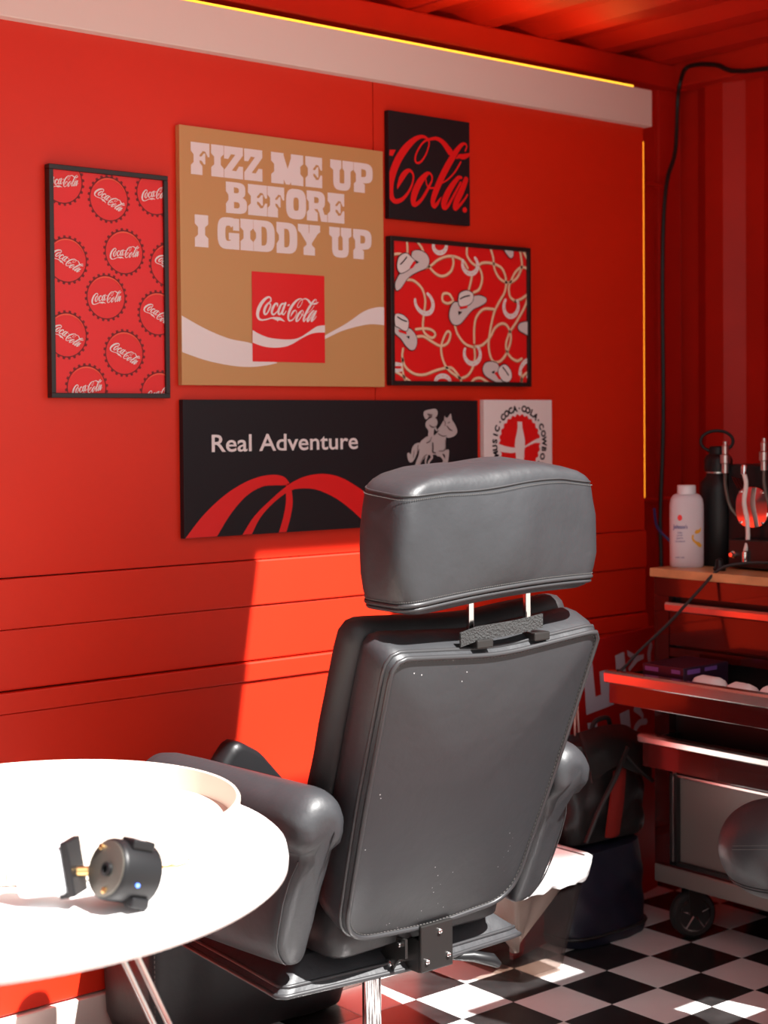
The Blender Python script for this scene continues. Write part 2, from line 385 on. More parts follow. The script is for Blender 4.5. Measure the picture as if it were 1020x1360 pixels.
# ================================================================== LOGO SHAPES
GY = 3.34
def w2(u, v, y=GY):
    p = P(u, v, 1, y); return np.array([p.x, p.z])
def gz(x, y): return w2(330+x/9.2727, 380+y/9.2727)      # close-up of the gold board's logo
def bz(x, y): return w2(510+x/8.5, 140+y/8.5)            # close-up of the big word on black
def mapstroke(pts, f, n=6, wk=1.0):
    out = []
    for x, y, wd in pts:
        p = f(x, y); q = f(x+10, y); sc = np.hypot(*(q-p))/10
        q2 = f(x, y+10); sc2 = np.hypot(*(q2-p))/10
        out.append((p[0], p[1], wd*(sc+sc2)/2))
    return stroke(out, n, wk=wk)
COLA = [
 [(148,945,3),(165,890,18),(200,815,30),(245,755,26),(290,735,16),(325,775,12),(328,840,11),(305,920,12),(260,1000,15),(195,1065,20),(120,1080,26),(78,1010,32),(75,880,38),(105,740,42),(165,600,42),(250,475,38),(345,385,26),(425,352,17),(480,370,13),(506,410,10),(500,470,9),(470,555,9),(420,630,11),(375,650,11),(350,615,11),(365,540,10),(415,450,10),(465,400,11),(530,380,14),(595,375,18),(665,420,26),(745,525,36)],
 [(540,850,8),(540,800,11),(510,765,13),(470,785,24),(400,870,36),(345,990,38),(328,1085,32),(350,1120,22),(420,1065,17),(490,950,15),(535,860,11)],
 [(470,830,6),(480,890,9),(510,930,10),(560,932,9)],
 [(915,515,9),(932,460,9),(905,432,12),(855,465,22),(770,590,34),(670,770,36),(590,950,34),(550,1080,28),(565,1140,22),(605,1100,16),(640,1040,6)],
 [(865,640,9),(800,750,9),(720,835,8),(640,885,7)],
 [(815,600,6),(850,575,20),(890,580,26),(940,565,20),(990,535,8)],
 [(872,815,14),(830,825,22),(740,950,33),(680,1080,36),(675,1150,26),(715,1140,18),(790,1010,14),(865,870,12)],
 [(925,835,28),(880,950,34),(815,1090,34),(800,1165,24),(850,1130,16),(905,1065,11),(940,1010,10)]]
COLA_ALL = []
for s_ in COLA: COLA_ALL += mapstroke(s_, bz, 6)
hyp = [[bz(62, 500), bz(132, 500), bz(96, 572), bz(55, 565)]]
dot = [[bz(910+26*math.cos(a), 1180+32*math.sin(a)) for a in np.linspace(0, 6.283, 13)[:-1]]]
# same word at the gold board's size: similarity between the two rectified drawings
src = np.array([bz(120, 1105), bz(430, 335), bz(745, 520), bz(555, 1165), bz(945, 820), bz(905, 420), bz(340, 1145)])
dst = np.array([gz(490, 440), gz(640, 148), gz(745, 205), gz(680, 440), gz(833, 305), gz(820, 160), gz(592, 440)])
sm, dm = src.mean(0), dst.mean(0); a_, b_ = src-sm, dst-dm
Aff = np.linalg.lstsq(a_, b_, rcond=None)[0]
LOGO = mapp(COLA_ALL, lambda p: (np.array(p)-sm)@Aff+dm)
for s_ in ([(245,200,5),(268,185,9),(268,150,9),(245,135,10),(205,155,15),(155,210,20),(118,285,22),(106,350,20),(122,400,15),(165,418,9),(225,408,8),(285,393,8),(345,402,19),(395,408,14),(440,438,2)],
           [(340,400,14),(352,418,9),(352,436,2)],
           [(262,222,6),(240,212,9),(205,255,15),(188,310,16),(195,345,12),(220,340,9),(252,285,9),(268,235,8),(255,214,6)],
           [(350,245,8),(352,218,9),(322,222,12),(292,275,16),(282,330,14),(305,350,10),(345,315,6),(365,285,4)],
           [(430,215,7),(398,228,12),(368,290,15),(364,340,13),(388,343,9),(420,290,8),(442,225,8)],
           [(452,208,12),(428,270,14),(408,332,13),(430,348,8),(458,308,4)]):
    LOGO += mapstroke(s_, gz, 5)
LOGO += [[gz(472, 245), gz(482, 225), gz(508, 225), gz(492, 245)]]
la = np.array([p for q in LOGO for p in q]); LC = (la.min(0)+la.max(0))/2; LW = la[:, 0].max()-la[:, 0].min()
def logo_at(cx, cz, width, rot):
    k = width/LW; c, s_ = math.cos(rot), math.sin(rot)
    def f(p):
        d = (np.array(p)-LC)*k; return np.array([cx+c*d[0]-s_*d[1], cz+s_*d[0]+c*d[1]])
    return mapp(LOGO, f)

# ================================================================== POSTERS
def board(name, x0, x1, z0, z1, m, label, cat='poster', thick=0.018, edge=None):
    r = empty(name, ((x0+x1)/2, GY, z0), label, cat)
    MB().box(x0, x1, GY, GY+thick, z0, z1, bev=0.0012).build('canvas', m, r)
    return r
def framed(name, x0, x1, z0, z1, m, label, bw=0.0115):
    r = empty(name, ((x0+x1)/2, GY, z0), label, 'framed poster')
    MB().box(x0+bw*.5, x1-bw*.5, GY+0.004, GY+0.018, z0+bw*.5, z1-bw*.5).build('sheet', m, r)
    yf = GY-0.004
    for a in ((x0, x1, z1-bw, z1), (x0, x1, z0, z0+bw), (x0, x0+bw, z0+bw, z1-bw), (x1-bw, x1, z0+bw, z1-bw)):
        MB().box(a[0], a[1], yf, GY+0.018, a[2], a[3], bev=0.0012).build('frame_bar', 'frame', r)
    return r
# -- gold slogan board
X0, X1, Z0, Z1 = 2.148, 2.802, 1.544, 2.185
gold = board('slogan_board', X0, X1, Z0, Z1, 'gold_print', 'square gold board with pale slab lettering above a red logo square')
gm = wall_map(GY)
def sring(cx, cy, rx, ry, ix, iy, a0=0, a1=360, e=3.2, n=28):
    out = []; A = np.radians(np.linspace(a0, a1, n+1))
    def pt_(rx, ry, a):
        c, s_ = math.cos(a), math.sin(a)
        return np.array([cx+rx*math.copysign(abs(c)**(2/e), c), cy+ry*math.copysign(abs(s_)**(2/e), s_)])
    for i in range(n): out.append([pt_(rx, ry, A[i]), pt_(rx, ry, A[i+1]), pt_(ix, iy, A[i+1]), pt_(ix, iy, A[i])])
    return out
def shift(polys, dx): return [[np.array([p[0]+dx, p[1]]) for p in q] for q in polys]
STEM = [np.array(p) for p in ((0,1),(.38,1),(.38,.72),(.29,.62),(.29,.38),(.38,.28),(.38,0),(0,0),(0,.28),(.09,.38),(.09,.62),(0,.72))]
STEML = [np.array(p) for p in ((0,1),(.26,1),(.26,0),(0,0),(0,.30),(.08,.42),(.08,.58),(0,.70))]
def bx2(x0, x1, y0, y1): return [np.array(p) for p in ((x0, y0), (x1, y0), (x1, y1), (x0, y1))]
ARM = [np.array(p) for p in ((.25,.56),(.36,.58),(.43,.68),(.48,.68),(.48,.34),(.43,.34),(.36,.44),(.25,.46))]
TOPARM = [np.array(p) for p in ((.25,1),(.62,1),(.62,.58),(.56,.58),(.48,.74),(.25,.76))]
BOTARM = [np.array([p[0], 1-p[1]]) for p in TOPARM]
def flip(polys, wd): return [[np.array([wd-p[0], p[1]]) for p in q] for q in polys]
GL = {}
GL['I'] = (.38, [STEM]); GL['F'] = (.62, [STEM, TOPARM, ARM]); GL['E'] = (.62, [STEM, TOPARM, ARM, BOTARM])
zt = [np.array(p) for p in ((0,1),(.6,1),(.6,.74),(.22,.76),(.13,.60),(0,.60))]
GL['Z'] = (.6, [zt, [np.array(p) for p in ((.36,.76),(.6,.76),(.24,.24),(0,.24))], [np.array([.6-p[0], 1-p[1]]) for p in zt]])
GL['M'] = (1.0, [STEM]+shift([STEM], .60)+[[np.array(p) for p in ((.05,1),(.36,1),(.56,.30),(.52,0),(.44,0))], [np.array(p) for p in ((.95,1),(.64,1),(.44,.30),(.48,0),(.56,0))]])
us = [np.array(p) for p in ((0,1),(.38,1),(.38,.74),(.32,.66),(.32,.25),(.10,.25),(.10,.66),(0,.74))]
GL['U'] = (.80, [us]+flip([us], .80)+sring(.40, .36, .30, .36, .10, .12, 180, 360))
PST = [np.array(p) for p in ((0,1),(.26,1),(.26,.40),(.30,.34),(.38,.28),(.38,0),(0,0),(0,.28),(.07,.36),(.07,.62),(0,.72))]
GL['P'] = (.66, [PST]+sring(.30, .665, .36, .335, .13, .13, -90, 90)+[bx2(.2, .305, .80, 1), bx2(.2, .305, .33, .53)])
GL['R'] = (.72, [PST]+sring(.30, .70, .34, .30, .12, .10, -90, 90)+[bx2(.2, .305, .80, 1), bx2(.2, .305, .40, .60), [np.array(p) for p in ((.34,.46),(.54,.50),(.62,.24),(.72,.24),(.72,0),(.50,0),(.44,.28))]])
GL['B'] = (.68, [STEML]+sring(.30, .745, .33, .255, .12, .09, -90, 90)+sring(.30, .27, .38, .27, .14, .10, -90, 90)+[bx2(.2, .305, .84, 1), bx2(.2, .305, 0, .17), bx2(.2, .305, .37, .655)])
GL['D'] = (.70, [STEML]+sring(.30, .5, .40, .5, .14, .30, -90, 90)+[bx2(.2, .305, .80, 1), bx2(.2, .305, 0, .20)])
GL['O'] = (.68, sring(.34, .5, .34, .5, .09, .22, 0, 360, n=40))
GL['G'] = (.70, sring(.35, .5, .35, .5, .10, .24, 40, 330, n=36)+[bx2(.36, .70, .30, .52), bx2(.50, .70, .0, .5), bx2(.50, .70, .60, .98)])
ys = [np.array(p) for p in ((0,1),(.36,1),(.36,.76),(.42,.46),(.28,.40),(.08,.72),(0,.78))]
GL['Y'] = (.74, [ys]+flip([ys], .74)+[[np.array(p) for p in ((.28,.5),(.46,.5),(.46,.34),(.56,.24),(.56,0),(.18,0),(.18,.24),(.28,.34))]])
def gl(x, y): return w2(240+x/3.7778, 170+y/3.7778)
LINES = [([('F',50,147),('I',152,217),('Z',217,315),('Z',318,412),('M',453,623),('E',625,712),('U',750,870),('P',868,966)], (50,68), (50,230), 0.15),
         ([('B',226,335),('E',337,436),('F',435,522),('O',528,632),('R',632,738),('E',737,823)], (226,268), (226,425), 0.15),
         ([('I',70,140),('G',184,297),('I',299,366),('D',365,475),('D',480,588),('Y',588,703),('U',745,860),('P',865,960)], (70,433), (70,595), 0.12)]
for L, tl, bl, sl_ in LINES:
    zt_, zb_ = gl(*tl)[1], gl(*bl)[1]
    for ch, a, b in L:
        ym = (tl[1]+bl[1])/2+(a-tl[0])*sl_
        xa, xb = gl(a, ym)[0], gl(b, ym)[0]
        wd, polys = GL[ch]
        art('letter', mapp(polys, lambda p: np.array([xa+p[0]/wd*(xb-xa)*.965, zb_+p[1]*(zt_-zb_)])), 'print_white', gold, gm, 1)
clipg = (X0+.001, X1-.001, Z0+.001, Z1-.001)
def q2(x, y): return w2(230+x/3.4862, 140+y/3.4862)
def band(up, lo, f):
    U_ = crom([(*f(*p), 0) for p in up], 6); L_ = crom([(*f(*p), 0) for p in lo], 6)
    n = 40; iu = np.linspace(0, len(U_)-1, n); il = np.linspace(0, len(L_)-1, n)
    g_ = lambda A, t: np.array([np.interp(t, range(len(A)), [a[k] for a in A]) for k in (0, 1)])
    out = []
    for i in range(n-1): out.append([g_(U_, iu[i]), g_(U_, iu[i+1]), g_(L_, il[i+1]), g_(L_, il[i])])
    return out
art('ribbon', band([(30,968),(150,1035),(260,1080),(365,1103),(430,1150),(482,1193)], [(30,1138),(150,1180),(270,1205),(360,1211),(430,1204),(482,1193)], q2), 'print_white', gold, gm, 1, clipg)
art('ribbon', band([(702,1065),(800,1010),(880,955),(940,935),(985,935)], [(702,1082),(780,1045),(860,1022),(920,1013),(985,1019)], q2), 'print_white', gold, gm, 1, clipg)
ra, rb = q2(362, 768), q2(702, 1193)
art('logo_square', [[np.array(p) for p in ((ra[0], ra[1]), (rb[0], ra[1]), (rb[0], rb[1]), (ra[0], rb[1]))]], 'print_red', gold, gm, 2)
art('square_ribbon', band([(45,540),(130,590),(250,635),(400,655),(540,655),(640,625),(740,560),(830,500),(890,485),(940,483)], [(45,695),(150,735),(250,755),(350,758),(450,745),(540,710),(640,650),(740,598),(830,575),(940,572)], gz), 'print_white', gold, gm, 3, (ra[0], rb[0], rb[1], ra[1]))
art('script_logo', LOGO, 'print_white', gold, gm, 3)

# -- bottle cap poster
X0, X1, Z0, Z1 = 1.789, 2.112, 1.511, 2.054
cp = framed('bottle_cap_poster', X0, X1, Z0, Z1, 'print_red', 'tall narrow framed red poster patterned with bottle caps')
cm = wall_map(GY+0.004); clip = (X0+.011, X1-.011, Z0+.011, Z1-.011)
def z1p(x, y): return w2(40+x/2.914, 140+y/2.914)
R0 = 0.056
for cx, cy, rot in ((128,292,8),(308,362,-27),(487,340,12),(145,598,-27),(367,568,8),(540,618,-27),(297,742,8),(497,806,-27),(145,888,-27),(368,958,-27),(222,1092,12),(505,1115,12)):
    c = z1p(cx, cy); rr = math.radians(rot)
    tooth = []
    for k in range(24):
        a = k*2*math.pi/24+0.1
        tooth.append([np.array([c[0]+r*math.cos(a+da), c[1]+r*math.sin(a+da)]) for r, da in ((R0*.93, -.07), (R0*1.03, -.045), (R0*1.03, .055), (R0*.93, .07))])
    art('cap_teeth', tooth, 'print_dkred', cp, cm, 1, clip)
    art('cap_rim', ring(c[0], c[1], R0*.90, R0*.945, n=36), 'print_dkred', cp, cm, 1, clip)
    art('cap_highlight', stroke([(c[0]+R0*.86*math.cos(a), c[1]+R0*.86*math.sin(a), R0*.025*math.sin((a-.35)/(2.6-.35)*math.pi)+.0002) for a in np.linspace(.35, 2.75, 9)]), 'print_coral', cp, cm, 2, clip)
    art('cap_logo', logo_at(c[0]+.001, c[1]-.001, R0*1.52, rr), 'print_white', cp, cm, 2, clip)

# -- black board with the big red word
X0, X1, Z0, Z1 = 2.823, 3.125, 2.006, 2.300
bl_ = board('word_board', X0, X1, Z0, Z1, 'print_black', 'small black board with a big red cropped script word', thick=0.018)
for nm, pl in (('script_word', COLA_ALL), ('hyphen', hyp), ('trademark_dot', dot)):
    art(nm, pl, 'print_red', bl_, gm, 1, (X0+.001, X1-.001, Z0, Z1))

# -- cowboy pattern
X0, X1, Z0, Z1 = 2.824, 3.366, 1.549, 1.958
cw = framed('western_poster', X0, X1, Z0, Z1, 'print_red', 'framed red poster with lasso ropes, cowboy hats and horseshoes', bw=0.0125)
clip = (X0+.012, X1-.012, Z0+.012, Z1-.012)
def z5(x, y): return w2(515+x/5.2308, 310+y/5.2308)
ropes = [
 [(135,40),(140,90),(140,150)],[(45,145),(80,140),(120,150)],[(205,50),(240,100),(260,150),(285,220),(340,280),(390,295),(440,265),(460,210),(455,165)],
 [(240,245),(300,225),(350,185),(410,160),(470,160),(530,190),(560,240)],[(555,80),(555,150),(590,205),(640,240),(660,310),(640,385),(600,410)],
 [(590,290),(580,340),(565,400)],[(620,235),(660,205),(720,205),(790,235),(820,290),(825,340)],[(715,95),(735,160),(745,240),(780,310),(840,340),(900,310),(935,230),(930,160),(920,110)],
 [(970,240),(930,235),(890,270),(860,330),(845,380),(855,440),(890,470)],[(830,340),(815,410),(770,490),(740,560),(715,680),(705,790),(730,880),(780,890),(830,830),(860,730),(840,650),(800,625),(750,655),(715,720),(660,775),(610,785)],
 [(890,470),(930,455),(975,430),(960,500),(900,610),(850,690),(825,780),(850,850),(900,885),(935,870)],
 [(130,320),(180,325),(225,360),(250,400),(265,470),(255,560),(248,640),(260,690),(310,725),(335,700),(310,670),(260,660),(200,665)],
 [(190,720),(250,715),(310,750),(370,780),(420,760),(440,700),(420,680),(395,720),(375,790),(385,870),(420,940),(480,990),(510,1010),(515,1045)],
 [(110,800),(105,860),(130,930),(190,975),(260,980),(330,955),(400,935),(450,935),(490,980),(510,1005),(560,985),(595,930),(610,860),(605,790)],
 [(110,870),(105,940),(130,1040)],[(60,960),(110,990),(170,1035)],[(470,640),(490,700),(540,765),(600,790)],[(605,760),(605,660),(620,580),(670,525),(740,525)],
 [(460,470),(420,485),(385,465),(390,420),(430,420),(455,455)],[(585,1035),(610,1010),(650,1005),(700,1035)],[(940,110),(960,150),(980,190)],[(930,960),(935,1030)],[(980,960),(945,990),(930,1030)]]
for rp in ropes:
    art('rope_edge', mapstroke([(x+2, y+3, 9.5) for x, y in rp], z5, 6), 'print_rope_dk', cw, cm, 1, clip)
for rp in ropes:
    art('rope', mapstroke([(x, y, 7.5) for x, y in rp], z5, 6), 'print_rope', cw, cm, 2, clip)
shoes = [(365,85,45,50,0),(575,215,52,65,-12),(255,480,58,80,-25),(860,505,50,72,4),(590,835,55,70,-8),(385,1030,50,40,180),(65,930,22,60,90),(960,950,35,70,200)]
for cx, cy, rx, ry, rot in shoes:
    pts = []
    for a in np.linspace(-215, 35, 15):
        t = math.radians(a); x, y = rx*math.cos(t), -ry*math.sin(t); r = math.radians(rot)
        pts.append((cx+x*math.cos(r)-y*math.sin(r), cy+x*math.sin(r)+y*math.cos(r)))
    wd = [9+6*math.sin(math.pi*i/14) for i in range(15)]
    art('horseshoe', mapstroke([(x, y, q) for (x, y), q in zip(pts, wd)], z5, 3), 'print_hat_lt', cw, cm, 3, clip)
    art('horseshoe_holes', [[z5(x+3.2*math.cos(a), y+3.2*math.sin(a)) for a in np.linspace(0, 6.283, 7)[:-1]] for x, y in pts[1:-1:2]], 'print_red', cw, cm, 4, clip)
def zp(poly): return [[z5(*p) for p in poly]]
def smooth_poly(pts, n=5): return [tuple(p[:2]) for p in crom([(x, y, 0) for x, y in pts], n, closed=True)]
hats = [
 dict(brim=[(170,130),(220,118),(270,145),(288,195),(265,240),(200,270),(140,310),(90,380),(60,395),(52,350),(75,295),(110,255),(160,210)], crown=[(65,205),(80,160),(125,138),(160,165),(185,195),(160,235),(120,265),(85,275),(66,245)], bandp=[(180,190),(195,205),(165,245),(148,240)], crease=[(85,215),(105,195),(128,165)], vee=[(185,185),(215,200),(195,212)]),
 dict(brim=[(590,440),(640,432),(682,450),(680,480),(640,505),(590,530),(545,580),(500,630),(455,632),(430,590),(432,530),(460,480),(500,480),(560,470)], crown=[(490,450),(500,415),(545,398),(585,415),(592,450),(575,485),(535,505),(500,505),(490,480)], bandp=[(495,512),(550,500),(548,518),(500,528)], crease=[(500,455),(530,440),(565,432)], vee=[(485,540),(490,570),(515,545)]),
 dict(brim=[(50,640),(100,660),(150,660),(190,700),(203,750),(190,800),(160,810),(125,780),(90,730),(50,690)], crown=[(50,565),(90,562),(125,585),(142,615),(135,670),(110,675),(70,650),(50,635)], bandp=[(70,668),(125,685),(128,702),(75,685)], crease=[(65,580),(95,600),(128,612)], vee=[(125,715),(145,735),(148,712)]),
 dict(brim=[(660,940),(680,900),(725,892),(765,910),(775,950),(800,1000),(830,1040),(780,1045),(720,1015),(675,985)], crown=[(765,960),(780,925),(815,912),(850,950),(858,1000),(835,1030),(800,1025),(780,1000)], bandp=[(738,970),(755,960),(785,1010),(770,1015)], crease=[(795,930),(815,955),(835,985)], vee=[(715,965),(740,952),(735,975)]),
 dict(brim=[(800,95),(850,100),(872,120),(870,160),(850,170),(825,140)], crown=None, bandp=None, crease=None, vee=None),
 dict(brim=[(905,650),(925,622),(985,620),(985,705),(940,690),(915,675)], crown=None, bandp=None, crease=None, vee=None)]
for h in hats:
    br = smooth_poly(h['brim'])
    art('hat_outline', mapstroke([(x, y, 5) for x, y in h['brim']+[h['brim'][0]]], z5, 5), 'print_black', cw, cm, 5, clip)
    art('hat_brim', zp(br), 'print_hat', cw, cm, 6, clip)
    if h['crown']:
        art('hat_outline', mapstroke([(x, y, 5) for x, y in h['crown']+[h['crown'][0]]], z5, 5), 'print_black', cw, cm, 7, clip)
        art('hat_crown', zp(smooth_poly(h['crown'])), 'print_hat_lt', cw, cm, 8, clip)
        art('hat_band', zp(h['bandp']), 'print_red', cw, cm, 9, clip)
        art('hat_crease', mapstroke([(x, y, 4) for x, y in h['crease']], z5, 4), 'print_black', cw, cm, 9, clip); art('hat_fold', zp(h['vee']), 'print_black', cw, cm, 9, clip)

# -- long black banner board
X0, X1, Z0, Z1 = 2.15, 3.15, 1.163, 1.508
ra_ = board('adventure_board', X0, X1, Z0, Z1, 'print_black', 'long black board with white words, red road ribbons and a horse rider')
clip = (X0+.001, X1-.001, Z0+.001, Z1-.001)
def z4(x, y): return w2(230+x/1.9615, 510+y/1.9615)
a, b = z4(100, 157), z4(481, 152)
zt_ = z4(100, 132)[1]; zb_ = z4(100, 178)[1]
art('lettering', fit2d(text2d('Real Adventure', 1, 0.012), a[0], b[0], zb_, zt_), 'print_white', ra_, gm, 1)
art('road_ribbon', band([(30,404),(80,340),(140,285),(200,250),(250,237),(285,240),(302,256)], [(112,400),(150,338),(190,292),(230,268),(262,264),(285,264),(302,262)], z4), 'print_red', ra_, gm, 1, clip)
art('road_ribbon', band([(178,396),(210,345),(255,300),(300,262),(345,240),(395,234),(440,245),(490,275),(540,312),(600,360),(650,405)], [(202,396),(225,350),(258,312),(300,280),(335,272),(375,276),(420,296),(460,325),(500,362),(530,390),(545,405)], z4), 'print_red', ra_, gm, 2, clip)
art('road_ribbon', mapstroke([(283,392,10),(295,350,10),(302,310,10),(300,268,8)], z4, 6), 'print_red', ra_, gm, 1, clip)
def z3(x, y): return w2(530+x/9.2727, 530+y/9.2727)
def z3p(pts, n=4): return [[z3(*p) for p in smooth_poly(pts, n)]]
horse = [(560,205),(575,235),(600,225),(632,180),(645,215),(650,255),(685,310),(712,375),(712,415),(685,450),(640,472),(600,478),(578,470),(575,540),(575,620),(600,640),(608,690),(595,760),(588,830),(560,830),(555,770),(565,700),(540,675),(495,690),(440,685),(400,690),(345,690),(300,740),(265,800),(240,880),(225,960),(185,965),(185,870),(210,770),(240,690),(250,610),(260,530),(300,490),(345,460),(400,470),(440,440),(490,390),(530,330),(550,270)]
art('horse', z3p(horse), 'print_grey', ra_, gm, 1, clip)
art('horse_tail', z3p([(255,540),(190,555),(155,610),(140,680),(120,660),(97,675),(105,740),(130,780),(165,770),(200,710),(225,650),(250,600)]), 'print_grey', ra_, gm, 2, clip)
for st in ([(390,690,16),(400,720,14),(360,780,12),(365,850,12),(350,940,12)], [(340,690,14),(320,770,11),(335,850,10),(330,930,10)], [(470,680,22),(510,690,20),(545,750,14),(530,800,12),(505,815,12),(512,790,8)], [(595,640,18),(590,720,16),(575,790,15),(555,815,15)]):
    art('horse_leg', mapstroke(st, z3, 5), 'print_grey', ra_, gm, 3, clip)
art('rider_hat', z3p([(295,190),(305,150),(340,135),(375,128),(410,120),(450,125),(470,165),(455,215),(420,235),(395,215),(360,220),(335,250),(310,235)]), 'print_grey', ra_, gm, 3, clip)
art('rider_body', z3p([(335,270),(400,225),(450,240),(468,290),(455,330),(430,360),(420,420),(425,480),(415,545),(390,545),(370,480),(350,450),(355,390),(325,345),(320,310)]), 'print_grey', ra_, gm, 3, clip)
art('rider_arm', mapstroke([(430,340,12),(460,385,11),(500,350,11),(545,270,9),(575,235,7)], z3, 5), 'print_grey', ra_, gm, 4, clip)
for st in ([(345,185,8),(375,205,18),(395,195,8)], [(365,320,5),(395,345,8),(430,345,5)], [(440,330,4),(470,400,6)], [(470,425,4),(520,455,5),(575,455,4)], [(580,330,4),(610,370,8),(645,390,5)], [(405,540,8),(408,600,10),(405,650,10),(440,665,7)], [(560,500,3),(565,600,5),(545,625,4)], [(175,640,4),(165,720,4)], [(225,570,4),(215,660,4)], [(330,540,4),(370,520,5),(390,470,4)], [(590,295,4),(615,285,5)], [(255,800,3),(290,720,5),(330,685,4)], [(480,640,3),(530,640,5),(560,625,3)], [(540,260,4),(560,290,5),(555,330,3)]):
    art('engraving_line', mapstroke(st, z3, 4), 'print_greydk', ra_, gm, 5, clip)

# -- white badge board
X0, X1, Z0, Z1 = 3.175, 3.455, 1.225, 1.510
wbd = board('badge_board', X0, X1, Z0, Z1, 'print_white', 'small white board with a round red badge, partly behind the headrest')
def zb4(x, y): return w2(640+x/10.2, 525+y/10.2)
cc = (zb4(235, 649)+zb4(785, 649))/2; RR = (zb4(785, 690)-zb4(235, 690))[0]/2*0.99
art('badge_disc', [[np.array([cc[0]+RR*(1+.035*math.cos(a*26))*math.cos(a), cc[1]+RR*(1+.035*math.cos(a*26))*math.sin(a)]) for a in np.linspace(0, 2*math.pi, 209)[:-1]]], 'print_red', wbd, gm, 1)
bot = [(478,358),(540,358),(543,430),(560,510),(578,600),(580,680),(570,760),(566,880),(575,980),(570,1080),(460,1080),(452,980),(462,880),(450,760),(442,680),(448,600),(470,500),(480,430)]
art('badge_bottle', [[zb4(*p) for p in bot]], 'print_white', wbd, gm, 2)
art('badge_ribbon', band([(225,660),(320,690),(400,705),(450,708)], [(225,760),(320,775),(400,782),(450,775)], zb4), 'print_white', wbd, gm, 2)
art('badge_ribbon', band([(575,690),(660,635),(730,595),(800,570)], [(575,712),(660,668),(720,645),(800,650)], zb4), 'print_white', wbd, gm, 2)
def arc_text(s_, a_mid, da, R_, size, bottom=False):
    n = len(s_)
    for i, ch in enumerate(s_):
        if ch == ' ': continue
        a = math.radians(a_mid-(i-(n-1)/2)*da)
        if bottom: a = math.radians(a_mid+(i-(n-1)/2)*da)
        pl = text2d(ch, size, 0.0014); rot = a-math.pi/2+(math.pi if bottom else 0)
        c_, s2 = math.cos(rot), math.sin(rot); cx, cz = cc[0]+R_*math.cos(a), cc[1]+R_*math.sin(a)
        art('badge_letter', mapp(pl, lambda p: np.array([cx+c_*p[0]-s2*(p[1]-size*.35), cz+s2*p[0]+c_*(p[1]-size*.35)])), 'print_black', wbd, gm, 1)
RT = RR*1.235; ls = RR*0.30
arc_text('COCA·COLA', 91, 10.2, RT, ls); arc_text('MUSIC', 176, 10.6, RT, ls); arc_text('COWBOY', -4, 13.0, RT, ls)
arc_text('·', 142, 1, RT, ls*1.2); arc_text('·', 41, 1, RT, ls*1.2)

# ================================================================== CHAIR
def resample(pts, n):
    pts = [np.array(p, float) for p in pts]; pts.append(pts[0])
    d = np.concatenate([[0], np.cumsum([np.hypot(*(pts[i+1]-pts[i])) for i in range(len(pts)-1)])])
    t = np.linspace(0, d[-1], n+1)[:-1]
    return [np.array([np.interp(q, d, [p[k] for p in pts]) for k in (0, 1)]) for q in t]
def rpoly(pts, radii, seg=7):
    out = []; N = len(pts)
    for i in range(N):
        p = np.array(pts[i], float); a = np.array(pts[i-1], float)-p; b = np.array(pts[(i+1) % N], float)-p
        r = radii[i]; a /= np.hypot(*a); b /= np.hypot(*b)
        th = math.acos(np.clip(a@b, -1, 1)); l = r/math.tan(th/2)
        p1, p2 = p+a*l, p+b*l
        for k in range(seg+1):
            t = k/seg; out.append((1-t)**2*p1+2*t*(1-t)*p+t*t*p2)
    return out
CX = 2.213
ch = empty('lounge_chair', (CX, 2.72, 0), 'black leather reclining chair with tall headrest facing the red wall', 'chair')
BO = Vector((CX, 2.50, 0.405)); bt = Vector((0, -0.344, 0.939)); bfw = Vector((0, 0.939, 0.344))
def BK(s, t, d): return BO+Vector((1, 0, 0))*s+bt*t+bfw*d
NB = 120
out0 = resample(rpoly([(-.235, -.002), (.0, -.02), (.235, -.002), (.262, .30), (.283, .640), (0, .612), (-.283, .635), (-.262, .30)], [.085, .5, .085, .5, .022, .8, .035, .5]), NB)
cen = np.array([0, .31])
def oscale(k, grow=0): return [cen+(p-cen)*k+ (p-cen)/np.hypot(*(p-cen))*grow for p in out0]
def wr(p, amp, sc): return amp*noise.noise(Vector((p[0]*sc, p[1]*sc, 1.7)))
mb = MB(); loops = []
for k in (1, .985, .96, .9, .8, .65, .5, .35, .2, .08):
    loops.append([BK(p[0], p[1], -.026*(1-k**3)+wr(p, .004, 7)*(1-k)) for p in oscale(k)])
mb.loft(loops, cap0=False).build('rear_panel', 'leather_dust', ch, True, 60)
mb = MB()
loops = []
for gr, d in ((0, 0.0), (.006, .008), (.012, .03), (.012, .07), (.006, .095), (-.01, .105)):
    loops.append([BK(p[0], p[1]+(d*.1 if p[1] > .6 else 0), d) for p in oscale(1, gr)])
mb.loft(loops, cap0=False, cap1=False).build('side_boxing', 'leather', ch, True, 60)
mb = MB(); loops = []
for gr, d in ((-.012, .098), (.008, .104), (.022, .12), (.026, .14), (.02, .16), (0, .178), (-.05, .19), (-.15, .192)):
    loops.append([BK(p[0], p[1]*0.97+(.02 if p[1] > .6 else 0), d+.006*noise.noise(Vector((p[0]*9, p[1]*9, d*8)))) for p in oscale(1, gr)])
mb.loft(loops).build('front_cushion', 'leather_dk', ch, True, 60)
MB().tube([BK(p[0], p[1], -.002) for p in oscale(1, .002)], .0055, 8, True).build('piping', 'piping', ch, True, 80)
MB().tube([BK(p[0], p[1], .016) for p in oscale(1, .009)], .0045, 8, True).build('piping', 'piping', ch, True, 80)
